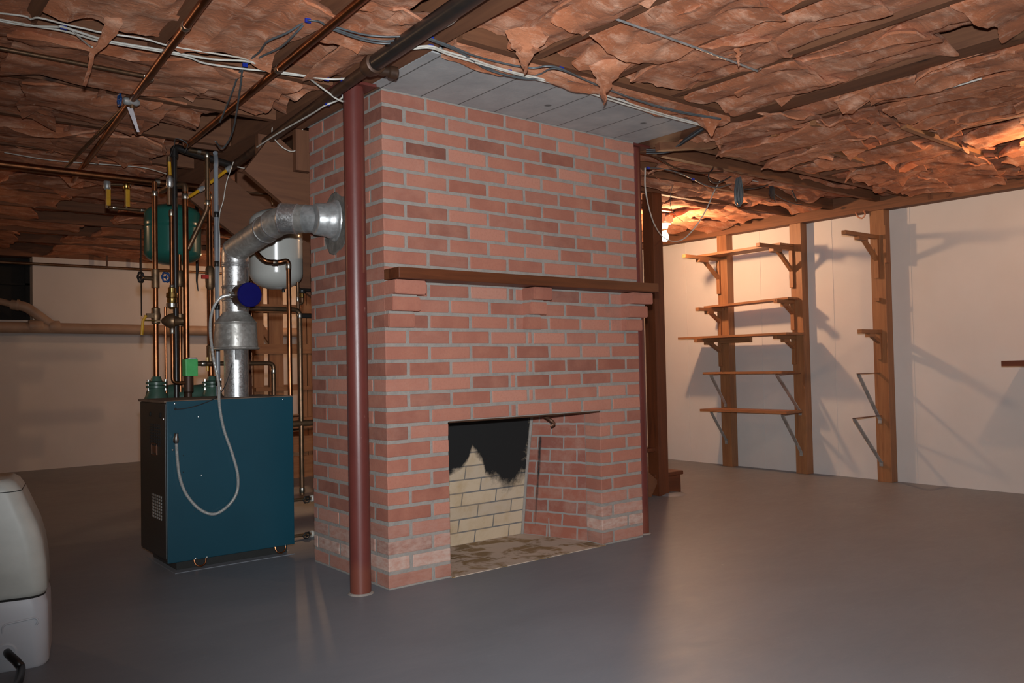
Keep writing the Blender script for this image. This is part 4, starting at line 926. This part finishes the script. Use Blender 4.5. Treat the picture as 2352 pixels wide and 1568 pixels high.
# elbows of copper seen right of the conduit
pts = [at(508, 468, Y=1.9), at(528, 478, Y=1.9), at(545, 505, Y=1.9), at(556, 530, Y=1.9)]; pipe('short kinked copper pipe right of the grey conduit under the stairwell', pts, .012, 'copper_dull', rounds=.02)
pts = [at(515, 445, Y=2.1), at(545, 478, Y=2.1), at(600, 486, Y=2.1)]; pipe('copper pipe bending behind the kinked one toward the flue', pts, .012, 'copper_dull', rounds=.02)
pts = [at(520, 436, Y=1.8), at(622, 447, Y=1.8), at(626, 470, Y=1.8)]; pipe('thin copper tube crossing in front of the brown stairwell panel', pts, .006, 'copper_dull', rounds=.02)
# back wall pipes
Yq = YB-.07; a = at(75, 607, Y=Yq); 
t = pipe('thin copper line high along the back wall', [V((-3, Yq, 2.047)), V((3.2, Yq, 2.047))], .0145, 'copper_dull')
for px in (245, 322): x_ = at(px, 612, Y=Yq).x; BX('hanger', (x_-.008, Yq-.018, 2.03), (x_+.008, Yq+.0, HC), 'brown_iron', t)
Yp = YB-.12; zpv = 1.425; t = thing('drain_pipe', 'beige plastic drain pipe running low along the back wall with a wye branch', 'pipe', (-.4, Yp, zpv))
TUBE('main', [(-3, Yp, zpv+.01), (3.3, Yp, zpv-.05)], .053, 'beige_pvc', t, 28)
x0 = at(125, 750, Y=Yp).x; x1 = at(65, 740, Y=Yp).x; LATHE('coupling', [(.058, 0), (.061, .005), (.061, .09), (.058, .095)], (x0-.05, Yp, zpv-.004), (1, 0, 0), 'beige_pvc', t, 28); LATHE('coupling', [(.058, 0), (.061, .005), (.061, .12), (.058, .125)], (x1, Yp, zpv), (1, 0, 0), 'beige_pvc', t, 28)
p = at(55, 706, Y=Yp); TUBE('branch', round_path([(x0-.01, Yp, zpv), (p.x+.015, Yp, p.z+.01), (p.x-.10, Yp+.05, p.z+.03)], .05), .048, 'beige_pvc', t, 24); TUBE('branch_tail', [(p.x-.09, Yp+.05, p.z+.03), (p.x-.5, Yp+.25, p.z+.16)], .032, 'beige_pvc', t, 20); LATHE('ring', [(.055, 0), (.055, .02)], (p.x-.055, Yp+.03, p.z+.025), (1, -.3, -.1), 'beige_pvc', t, 24)
for px in (620, 690): x_ = at(px, 762, Y=Yp).x; LATHE('coupling', [(.058, 0), (.061, .005), (.061, .09), (.058, .095)], (x_, Yp, zpv-.04), (1, 0, 0), 'beige_pvc', t, 24)
a = at(324, 595, Y=4.5); a.z = 2.2; b_ = at(325, 725, Y=4.5); tag(TUBE('pull_cord', [a, b_], .006, 'black_plastic', None, 6), 'thin black cord hanging in front of the back wall beside the leftmost riser', 'cord')
a = at(453, 620, Y=2.6); b_ = at(455, 668, Y=2.6); tag(TUBE('black_strap', [V((a.x, a.y, 2.2)), a, at(452, 645, Y=2.6), b_], .008, 'black_plastic', None, 6, rf=lambda t: .010*(1-t)+.003), 'short black strap dangling under the green tank', 'strap')
# ------------------------------------------------------------ wooden rack at the back
Yr = 3.85; rk = thing('wooden_rack', 'pine storage rack of studs and shelves seen between boiler and chimney', 'rack', (1.3, Yr, 0))
def xr(px, Y=Yr): return at(px, 800, Y=Y).x
for a, b_, Yd in ((583, 606, 0), (619, 651, 0), (694, 704, 0), (480, 492, .0)): BX('stud', (xr(a), Yr, 0), (xr(b_), Yr+.04, 2.15), 'pine2', rk)
BX('stud', (xr(706), Yr, 0), (xr(706)+.09, Yr+.04, 2.15), 'pine2', rk)
for y0, y1 in ((700, 718), (790, 812), (888, 897), (960, 985), (1003, 1040)):
    z0, z1_ = at(650, y1, Y=Yr).z, at(650, y0, Y=Yr).z; BX('rail', (xr(583), Yr-.04, z0), (xr(760), Yr, z1_), 'pine0', rk); BX('back_rail', (xr(583), Yr+.38, z0+.02), (xr(760), Yr+.41, z1_+.01), 'pine0', rk)
BX('bottom_board', (xr(660), Yr-.06, 0), (xr(760), Yr-.04, at(690, 1045, Y=Yr).z), 'pine0', rk)
BEAM('brace', at(590, 735, Y=Yr+.2), at(625, 790, Y=Yr+.2), .03, .05, 'pine0', rk)
a = at(676, 972, Y=Yr-.02); TUBE('dark_roll', [V((a.x, Yr+.1, a.z)), V((a.x+.4, Yr+.1, a.z))], .075, 'brown_iron', rk, 20)
sd_ = BX('storage_panel', (xr(560), Yr+.05, 0), (xr(583), Yr+.09, 2.15), 'stain2'); tag(sd_, 'dark red-brown upright board left of the pine rack', 'board')
for px in (463, 372, 345): pass
# ------------------------------------------------------------ right wall studs, brackets, shelves
XS = 4.40
studs = [('stud_post', 1.55, 'left'), ('stud_post', .80, 'middle'), ('stud_post', .085, 'right')]
SP = []
for nm, px0, px1, pyb, w_ in (('wall_stud', 1660, 1682, 1072, 'left'), ('wall_stud', 1829, 1855, 1086, 'middle'), ('wall_stud', 2016, 2049, 1105, 'right')):
    y1, y0 = at(px0, pyb, X=XS).y, at(px1, pyb, X=XS).y
    y0 = at(px1, pyb, X=XS).y
    o = thing(nm, 'upright pine post on the white wall, %s of three' % w_, 'stud', (XS+.045, (y0+y1)/2, 0), 'shelf posts')
    BX('post', (XS, y0, 0), (XW-.001, y1, 2.085), 'pine2', o, .002); SP.append((y0, y1))
print('studs', SP)
def wbracket(y, z, reach, drop, label, d=.03, th=.035, seed=0):
    "wooden bracket: horizontal arm toward the room, diagonal strut and back cleat; on the camera-far (+Y) side face of the stud"
    t = thing('shelf_bracket', label, 'bracket', (XS, y, z), 'wooden shelf brackets')
    BX('arm', (XS-reach, y-.018, z-.030), (XS+.06, y+.018, z), 'pine0', t, .002)
    BX('arm_block', (XS-reach*.62, y-.022, z-.055), (XS-reach*.36, y+.02, z-.030), 'pine0', t, .002)
    BEAM('strut', (XS-reach*.42, y, z-.045), (XS+.0, y, z-drop), .03, .026, 'pine0', t)
    BX('cleat', (XS-.024, y-.016, z-drop-.13), (XS, y+.018, z-.03), 'pine2', t, .002)
    return t
def arm_y(px, py): return at(px, py, X=XS-.3)
YB1, YB2, YB3 = SP[0][1]-.02, SP[1][1]-.02, SP[2][1]-.055
z_t = [at(1660, 600, X=XS).z+.012, at(1660, 712, X=XS).z+.0, at(1660, 775, X=XS).z]
r1 = .36
def zz(px, py): return at(px, py, X=XS).z
WB = [(YB1, 1.885, .49, .20, 'long wooden bracket on the left wall post under the top shelf'),
 (YB1, 1.425, .33, .13, 'short wooden bracket on the left wall post, below the long one'),
 (YB1, 1.150, .36, .12, 'short wooden bracket on the left wall post under the middle plank'),
 (YB2, 1.892, .48, .21, 'long wooden bracket on the middle wall post under the top shelf'),
 (YB2, 1.445, .26, .12, 'short wooden bracket on the middle wall post, below the long one'),
 (YB2, 1.150, .28, .11, 'short wooden bracket on the middle wall post under the middle plank'),
 (YB3, 1.892, .48, .20, 'long wooden bracket sticking out of the right wall post'),
 (YB3, 1.165, .30, .10, 'small wooden bracket at mid height on the right wall post')]
for b_ in WB: wbracket(*b_)
tag(BX('wood_cleat', (XS-.035, YB3-.02, zz(2022, 692)), (XS-.001, YB3+.02, zz(2022, 684)), 'pine0'), 'stub of wood nailed on the right wall post', 'cleat')
tag(BX('wood_cleat', (XS-.022, SP[2][0]-.02, zz(2030, 604)), (XS+.04, SP[2][0]-.001, zz(2030, 518)), 'pine2'), 'short dark board nailed to the side of the right wall post', 'cleat')
def shelf(y0, y1, z, x0, x1, label, th=.02, dz=0):
    bm = bmesh.new(); vs = box(bm, (x0, y0, z), (x1, y1, z+th))
    for v in vs:
        if v.co.y < (y0+y1)/2: v.co.z += dz
    return tag(finish('wall_shelf', bm, 'pine1'), label, 'shelf', 'plank shelves')
shelf(YB2-.02, YB1+.09, 1.886, 4.20, XS-.005, 'top plank shelf on long wooden brackets', .02, .007)
shelf(YB2-.05, YB1+.06, 1.426, 4.24, XS-.005, 'second plank shelf from the top on the wall', .018, .020)
shelf(YB2-.12, YB1+.25, 1.151, 4.10, XS-.005, 'third plank shelf, the widest, with wood blocks beneath', .018)
tag(BX('wood_block', (XS-.09, YB2+.38, 1.106), (XS-.05, YB1-.05, 1.150), 'pine1'), 'dark wood block under the third plank shelf', 'block')
def mbracket(y, z, reach, drop, label):
    t = thing('metal_bracket', label, 'bracket', (XS, y, z), 'folding metal brackets')
    BX('arm', (XS-reach, y-.014, z-.006), (XS, y+.014, z-.001), 'rust', t); BEAM('strut', (XS-reach+.004, y, z-.008), (XS-.005, y, z-drop), .026, .008, 'galv_grey', t)
    BX('foot', (XS-.008, y-.013, z-drop-.03), (XS-.001, y+.013, z-drop+.01), 'galv_grey', t); return t
ym1, ym2, ym3 = YB1-.03, YB2-.035, YB3+.02
mbracket(ym1, .832, .20, .27, 'grey metal bracket on the left wall post under the fourth plank'); mbracket(ym2, .836, .32, .32, 'grey metal bracket on the middle wall post under the fourth plank')
mbracket(ym1, .503, .21, .27, 'grey metal bracket on the left wall post under the lowest plank'); mbracket(ym2, .508, .26, .33, 'grey metal bracket on the middle wall post under the lowest plank')
mbracket(ym3, .838, .30, .36, 'upper empty grey metal bracket on the right wall post'); mbracket(ym3, .510, .38, .36, 'lower empty grey metal bracket on the right wall post')
shelf(YB2-.0, YB1+.06, .833, 4.20, XS-.005, 'fourth plank shelf on grey metal brackets', .018, .004); shelf(YB2-.06, YB1+.07, .504, 4.16, XS-.005, 'lowest plank shelf on grey metal brackets', .020, .005)
a = at(2300, 836, X=XW-.02); b_ = at(2300, 820, X=XW-.02)
tag(BX('wall_shelf', (4.105, -3.0, .880), (XW-.001, -.87, .915), 'stain1'), 'dark brown deep shelf board sticking out of the white wall at the right edge', 'shelf')
# ------------------------------------------------------------ white machine at the left
dh = thing('dehumidifier', 'ivory plastic dehumidifier with a black hose at the left edge', 'appliance', (-1.55, .0, 0))
def rbox_taper(prof, cx, cy, w0, d0, rot, n=10):
    "stack of rounded rectangles: prof list of (z, scale_w, scale_d, corner)"
    bm = bmesh.new(); rings = []
    for z, w_, d_, cr, sx_ in prof:
        ring = []
        for qx, qy, a0_ in ((1, 1, 0), (-1, 1, PI/2), (-1, -1, PI), (1, -1, 3*PI/2)):
            for k in range(n):
                a_ = a0_+PI/2*k/(n-1); x_ = qx*(w_-cr)+cr*math.cos(a_)+sx_; y_ = qy*(d_-cr)+cr*math.sin(a_)
                ring.append(bm.verts.new((cx+x_*math.cos(rot)-y_*math.sin(rot), cy+x_*math.sin(rot)+y_*math.cos(rot), z)))
        rings.append(ring)
    m_ = len(rings[0])
    for a, b_ in zip(rings, rings[1:]):
        for k in range(m_): bm.faces.new((a[k], a[(k+1) % m_], b_[(k+1) % m_], b_[k]))
    bm.faces.new(rings[0][::-1]); bm.faces.new(rings[-1]); return bm
rot = math.radians(-12); ur = V((math.cos(rot), math.sin(rot), 0)); fr = V((math.sin(rot), -math.cos(rot), 0))   # ur: image right, fr: toward camera
base = at(106, 1528, Z=0); cx, cy = (base - ur*.22 - fr*.0 + V((0, 0, 0))).xy; cy2 = cy
cxy = base - ur*.193 + (-fr)*.150
bm = rbox_taper([(.0, .192, .15, .04, 0), (.01, .20, .155, .045, 0), (.10, .20, .155, .05, 0), (.20, .198, .153, .05, 0), (.225, .190, .145, .05, 0)], cxy.x, cxy.y, 0, 0, rot); finish('lower_body', bm, 'machine_lo', dh, True)
bm = rbox_taper([(.225, .185, .14, .05, 0), (.23, .19, .145, .05, 0), (.245, .197, .152, .05, 0), (.33, .194, .152, .055, -.001), (.40, .188, .150, .055, -.004), (.46, .178, .146, .055, -.010), (.575, .150, .135, .05, -.028), (.600, .140, .13, .05, -.034), (.612, .125, .118, .045, -.036)], cxy.x, cxy.y, 0, 0, rot); finish('upper_body', bm, 'machine', dh, True)
# seam and hand grip recess
bm = rbox_taper([(.221, .190, .146, .05, 0), (.229, .190, .146, .05, 0)], cxy.x, cxy.y, 0, 0, rot); finish('seam', bm, 'dark_gap', dh, True)
bm = rbox_taper([(.572, .1512, .1362, .05, -.0275), (.5745, .1506, .1356, .05, -.028)], cxy.x, cxy.y, 0, 0, rot); finish('lid_seam', bm, 'dark_gap', dh, True)
P0 = cxy + fr*.1535
def fpt(u_, z_): return V((P0.x+ur.x*u_, P0.y+ur.y*u_, z_))
bm = bmesh.new(); pts = round_path([fpt(.07, .125), fpt(.072, .152), fpt(.165, .162), fpt(.172, .148), fpt(.165, .138)], .015); tube(bm, pts, .0035, 8); finish('grip_rim', bm, 'machine_lo', dh, True)
hc = fpt(.082, .062); LATHE('hose_collar', [(.030, -.004), (.030, .003), (.024, .004), (.023, -.002)], hc, fr, 'machine_lo', dh, 24)
TUBE('hose', smooth_path([hc-fr*.01, hc+fr*.03+ur*.01, hc+fr*.06+ur*.035+V((0, 0, -.02)), hc+fr*.09+ur*.045+V((0, 0, -.038)), hc+fr*.30+ur*.03+V((0, 0, -.038)), hc+fr*.7-ur*.1+V((0, 0, -.038))], 8), .0125, 'black_plastic', dh, 14)
# ------------------------------------------------------------ cables
def cable(label, pts, r, mat, name='cable', n=8, seg=8, cat='cable', group=None, clips=()):
    t = thing(name, label, cat, pts[0], group); TUBE('wire', smooth_path(pts, n), r, mat, t, seg)
    for c in clips: 
        BX('staple', V(c)-V((.010, .004, .006)), V(c)+V((.010, .004, .008)), 'blue_clip', t)
    return t
def zp(px, py, z=2.14): return at(px, py, Z=z)
cable('thick white cable stapled along the header above the boiler, lower strand', [zp(-20, 44), zp(60, 58), zp(130, 62), zp(145, 62), zp(220, 86), zp(270, 98), zp(360, 113), zp(450, 130), zp(500, 137), zp(575, 142), zp(620, 163), zp(700, 175), zp(760, 182), zp(800, 180)], .0043, 'white_cable', clips=(zp(146, 64), zp(750, 182), zp(788, 184)))
cable('second thick white cable sagging just below the first', [zp(-20, 40), zp(80, 60), zp(150, 72), zp(220, 92), zp(262, 100), zp(420, 128), zp(470, 145), zp(560, 158), zp(650, 166), zp(735, 180)], .0037, 'white_cable', 'cable')
cable('thin white cable running above the thick ones', [zp(-20, 28), zp(55, 37), zp(70, 44), zp(90, 41), zp(150, 56), zp(200, 67), zp(235, 75), zp(330, 89), zp(380, 103), zp(450, 116), zp(550, 132), zp(575, 141)], .0032, 'white_cable')
cable('white cable end dangling from the thick pair', [zp(168, 72), zp(185, 88), zp(205, 105, 2.15), zp(212, 108, 2.14)], .0032, 'white_cable')
cable('white cable slanting down to the black pipe beside the red column', [zp(708, 178, 2.14), zp(730, 195, 2.14), zp(755, 213, 2.12), zp(775, 228, 2.10), zp(800, 237, 2.10)], .004, 'white_cable')
cable('white cable curling under the black pipe left of the red column', [zp(790, 210, 2.15), zp(785, 225, 2.12), zp(765, 235, 2.11), zp(745, 243, 2.10), zp(715, 262, 2.10), zp(640, 305, 2.10), zp(590, 338, 2.09)], .0037, 'white_cable', clips=(zp(790, 217, 2.14), zp(752, 239, 2.105)))
cable('grey cable pair arching from staple to staple left of the girder', [at(592, 330, Y=.95), zp(495, 325, 2.05), zp(512, 340, 2.05), zp(535, 300, 2.08), zp(552, 200, 2.12), zp(560, 152, 2.15), zp(595, 120, 2.15), zp(615, 95, 2.14), zp(660, 75, 2.14), zp(702, 48, 2.16)][1:], .004, 'grey_cable')
cable('second grey cable beside the arching one', [zp(505, 280, 2.1), zp(530, 220, 2.12), zp(556, 156, 2.15), zp(600, 130, 2.15), zp(645, 108, 2.14), zp(680, 75, 2.14), zp(703, 50, 2.16)], .004, 'grey_cable', clips=(zp(707, 48, 2.145), zp(563, 150, 2.14)))
for i, (dy, lab) in enumerate(((0, 'upper'), (10, 'middle'), (16, 'lower'))):
    cable('%s grey cable crossing behind the thick black pipe' % lab, [zp(706, 46), zp(735, 50), zp(750, 60), zp(770, 62+dy*.5), zp(830, 78+dy*.8), zp(880, 84+dy), zp(930, 84+dy*.7), zp(988, 88)], .0034, 'grey_cable')
cable('grey cable running along the slab header, upper strand', [zp(985, 87), zp(1040, 108), zp(1090, 128), zp(1160, 146), zp(1220, 156), zp(1255, 152), zp(1290, 158), zp(1360, 190), zp(1460, 228), zp(1560, 255), zp(1655, 272)], .0038, 'grey_cable', clips=(zp(990, 88, 2.145), zp(1290, 158, 2.145)))
cable('grey cable sagging over the concrete slab, middle strand', [zp(985, 89), zp(1050, 115), zp(1100, 145, 2.15), zp(1150, 168, 2.14), zp(1200, 178, 2.14), zp(1240, 170, 2.15), zp(1280, 158), zp(1370, 195), zp(1470, 233), zp(1560, 258), zp(1655, 274)], .0035, 'grey_cable')
cable('grey cable sagging lowest over the concrete slab', [zp(985, 90), zp(1060, 122), zp(1110, 155, 2.14), zp(1160, 172, 2.13), zp(1210, 181, 2.13), zp(1260, 180, 2.15), zp(1320, 187)], .0035, 'grey_cable')
cable('white cable stapled along the slab front, upper strand', [zp(940, 110), zp(988, 106), zp(1020, 117), zp(1080, 134), zp(1120, 148), zp(1170, 163), zp(1240, 180), zp(1300, 194), zp(1400, 222), zp(1500, 255), zp(1616, 287)], .004, 'white_cable', clips=(zp(990, 108, 2.145), zp(1170, 163, 2.145), zp(1618, 287, 2.145)))
cable('white cable stapled along the slab front, lower strand', [zp(938, 113), zp(988, 110), zp(1030, 125), zp(1080, 140), zp(1150, 160), zp(1240, 184), zp(1310, 200), zp(1420, 235), zp(1520, 265), zp(1618, 290)], .004, 'white_cable')
cable('white cable tucked beside the black pipe at the top edge', [zp(1060, 25), zp(1040, 48), zp(1020, 60), zp(1005, 67), zp(990, 70)], .008, 'white_cable')
for i, dx in enumerate((0, 5, -6)):
    cable('dark wire dropping from the corner staple to the fireplace post, strand %s' % ords[i], [zp(1655, 273), zp(1618+dx, 293, 2.16), zp(1580+dx, 318, 2.14), zp(1540, 342+i*3, 2.12), zp(1484, 344+i*4, 2.12)], .004, 'dark_cable' if i else 'grey_cable')
a, b_ = at(1413, 43, Z=2.158), at(1740, 163, Z=2.158)
rd = thing('metal_rod', 'thin grey metal rod lying across the joists above the slab', 'rod', a); TUBE('rod', [a, at(1595, 108, Z=2.14), b_], .0045, 'galv_grey', rd, 8); TUBE('hook', [b_, at(1748, 158, Z=2.145)], .003, 'steel', rd, 6)
cable('pale wire lying along the joist at the upper right', [at(2085, 222, Z=2.145), at(2150, 208, Z=2.14), at(2200, 196, Z=2.14), at(2255, 180, Z=2.145)], .0043, 'white_cable')
# white loops
cable('thin white wire loop hanging under the stairwell opening', [at(627, 282, Y=.85), at(625, 305, Y=.85), at(635, 325, Y=.82), at(655, 342, Y=.8), at(675, 347, Y=.8), at(693, 330, Y=.8), at(697, 305, Y=.8), at(688, 284, Y=.8)], .0028, 'white_cable')
cable('thin white wire drooping from the black pipe end', [at(625, 330, Y=1.2), at(610, 355, Y=1.2), at(590, 380, Y=1.2), at(565, 386, Y=1.2), at(545, 383, Y=1.2)], .0028, 'white_cable')
cable('long thin white wire running down beside the grey conduit', [at(536, 372, Y=1.4), at(520, 420, Y=1.4), at(513, 460, Y=1.4), at(505, 488, Y=1.42), at(503, 520, Y=1.42), at(505, 560, Y=1.42), at(503, 640, Y=1.42), at(503, 700, Y=1.42)], .0025, 'white_cable')
cable('thin dim wire wandering along the ceiling above the copper main', [at(10, 350, Z=2.15), at(120, 368, Z=2.15), at(250, 378, Z=2.15), at(330, 385, Z=2.14), at(385, 400, Z=2.13)], .003, 'white_cable')
cable('thin brown wire looping above the risers', [at(390, 360, Z=2.12), at(400, 335, Z=2.13), at(405, 318, Z=2.14), at(430, 330, Z=2.12), at(425, 350, Z=2.1)], .0025, 'grey_cable')
# big white loop at right
Yw = .60
cable('long white cable loop hanging in front of the bare bulb', [at(1482, 385, Y=.30), at(1482, 430, Y=.32), at(1490, 475, Y=.4), at(1503, 515, Y=.5), at(1522, 543, Y=.6), at(1548, 554, Y=.65), at(1575, 545, Y=.65), at(1605, 510, Y=.6), at(1625, 475, Y=.55), at(1640, 440, Y=.45), at(1663, 398, Y=.3)], .0043, 'white_cable')
# coil of grey wire
cl = thing('wire_coil', 'bundled coil of grey wire hanging under the ceiling right of the fireplace', 'wire coil', at(1697, 400, Y=.2))
rc = random.Random(4); cc = at(1697, 432, Y=.22)
for k in range(15):
    w_ = .034*rc.uniform(.55, 1.1); h_ = .10*rc.uniform(.8, 1.05); tw = rc.uniform(-.8, .8); ox = rc.uniform(-.012, .012)
    P = [cc + _r*(ox+w_*math.sin(a)*(.25+.75*(1-math.cos(a))/2)*math.cos(tw)) + V((0, 0, .08-h_+h_*math.cos(a)*1.0)) + _f*(w_*math.sin(a)*math.sin(tw)) for a in (2*PI*q/24 for q in range(25))]
    TUBE('loop', P, .0035, 'grey_cable', cl, 6)
cable('dark wire wandering from the post across to the coil', [at(1484, 350, Y=.16), at(1510, 362, Y=.16), at(1550, 385, Y=.17), at(1590, 393, Y=.17), at(1612, 397, Y=.17), at(1660, 394, Y=.18)], .006, 'brown_iron')
cable('blue-stapled grey wire under the header right of the post', [at(1484, 386, Y=.16), at(1510, 386, Y=.16), at(1550, 394, Y=.17), at(1590, 410, Y=.17), at(1620, 425, Y=.18), at(1650, 430, Y=.18), at(1680, 422, Y=.2)], .0035, 'grey_cable', clips=(at(1489, 386, Y=.15), at(1592, 412, Y=.15)))
cable('black wire looping beside the coil', [at(1640, 385, Y=.2), at(1628, 400, Y=.2), at(1632, 415, Y=.2), at(1650, 420, Y=.2), at(1680, 405, Y=.2)], .0045, 'dark_cable')
cable('pair of white wires passing behind the coil', [at(1700, 402, Y=.35), at(1720, 412, Y=.35), at(1745, 418, Y=.35)], .0037, 'white_cable')
cable('black cable arching right of the coil', [at(1710, 435, Y=.3), at(1745, 430, Y=.3), at(1775, 420, Y=.3), at(1790, 413, Y=.3), at(1812, 425, Y=.3), at(1825, 450, Y=.3), at(1830, 462, Y=.3)], .005, 'dark_cable')
cable('grey cable drooping right to the wall plate', [at(1778, 445, Y=.35), at(1800, 458, Y=.4), at(1830, 469, Y=.5), at(1858, 467, Y=.6)], .0035, 'grey_cable')
bm = bmesh.new()
for k in range(6): a = at(1768+k*2, 420+k*2, Y=.3); tube(bm, [a, a+V((0, 0, -.05)), a+V((.01*(k-3)*.4, 0, -.085-.01*(k % 3)))], .004, 6)
tag(finish('wire_bundle', bm, 'dark_cable', None, True), 'bunch of cut black wire ends dangling right of the coil', 'wires')
cable('thin brown wire dangling left of the bulb', [at(1552, 398, Y=.5), at(1545, 425, Y=.6), at(1540, 450, Y=.6), at(1541, 475, Y=.7), at(1552, 495, Y=.7), at(1568, 508, Y=.8)], .002, 'grey_cable')
for px, y0, y1, dx in ((2131, 408, 440, 0), (2172, 438, 408, 14)):
    a, b_ = at(px, y0, X=XW-.12), at(px+dx, y1, X=XW-.12); a.z = max(a.z, b_.z); tag(BEAM('metal_hanger', V((XW-.105, a.y, 2.10)), V((XW-.105, b_.y-(.06 if dx else 0), 2.20)), .018, .004, 'rust', up=V((1, 0, 0))), 'small rusty strap hanger on the sill plate, %s' % ('slanted one' if dx else 'upright one'), 'hanger')
cable('frayed curl of pale fibre hanging below the sill plate beside the right wall post', [at(1965, 488, X=XW-.11), at(1970, 497, X=XW-.11), at(1980, 501, X=XW-.11), at(1987, 492, X=XW-.11), at(1984, 484, X=XW-.11)], .006, 'pink', 'insulation_shred', cat='insulation')
# ------------------------------------------------------------ bulbs
def bulb(p, e, label, col=WARM):
    t = thing('light_bulb', label, 'light bulb', (p.x, p.y, p.z), 'bare bulbs')
    mt_ = emit('glowing_bulb', col, e)
    LATHE('glass_bulb', [(.0001, -.052), (.018, -.049), (.028, -.036), (.031, -.018), (.028, .002), (.020, .02), (.015, .036)], p, Z1, mt_, t, 24)
    LATHE('screw_base', [(.014, .036), (.014, .060)], p, Z1, 'brass', t, 16)
    LATHE('lamp_holder', [(.022, .052), (.026, .058), (.034, .085), (.055, .092), (.055, .105)], p, Z1, 'porcelain', t, 24)
    bm = bmesh.new(); box(bm, (p.x-.05, p.y-.05, p.z+.105), (p.x+.05, p.y+.05, max(ZJ+.0, p.z+.12))); finish('junction_box', bm, 'galv_grey', t)
    return t
bulb(BULB1, BULB_E, 'glowing bare bulb hanging from the ceiling right of the dark wooden post')
bulb(BULB2, BULB_E*.36, 'bare bulb on the ceiling toward the right side of the room')
bulb(BULB3, BULB_E*.27, 'bare bulb on the ceiling in the left part of the room')
bulb(BULB4, BULB_E*.38, 'bare bulb on the ceiling behind the stairs near the back wall')
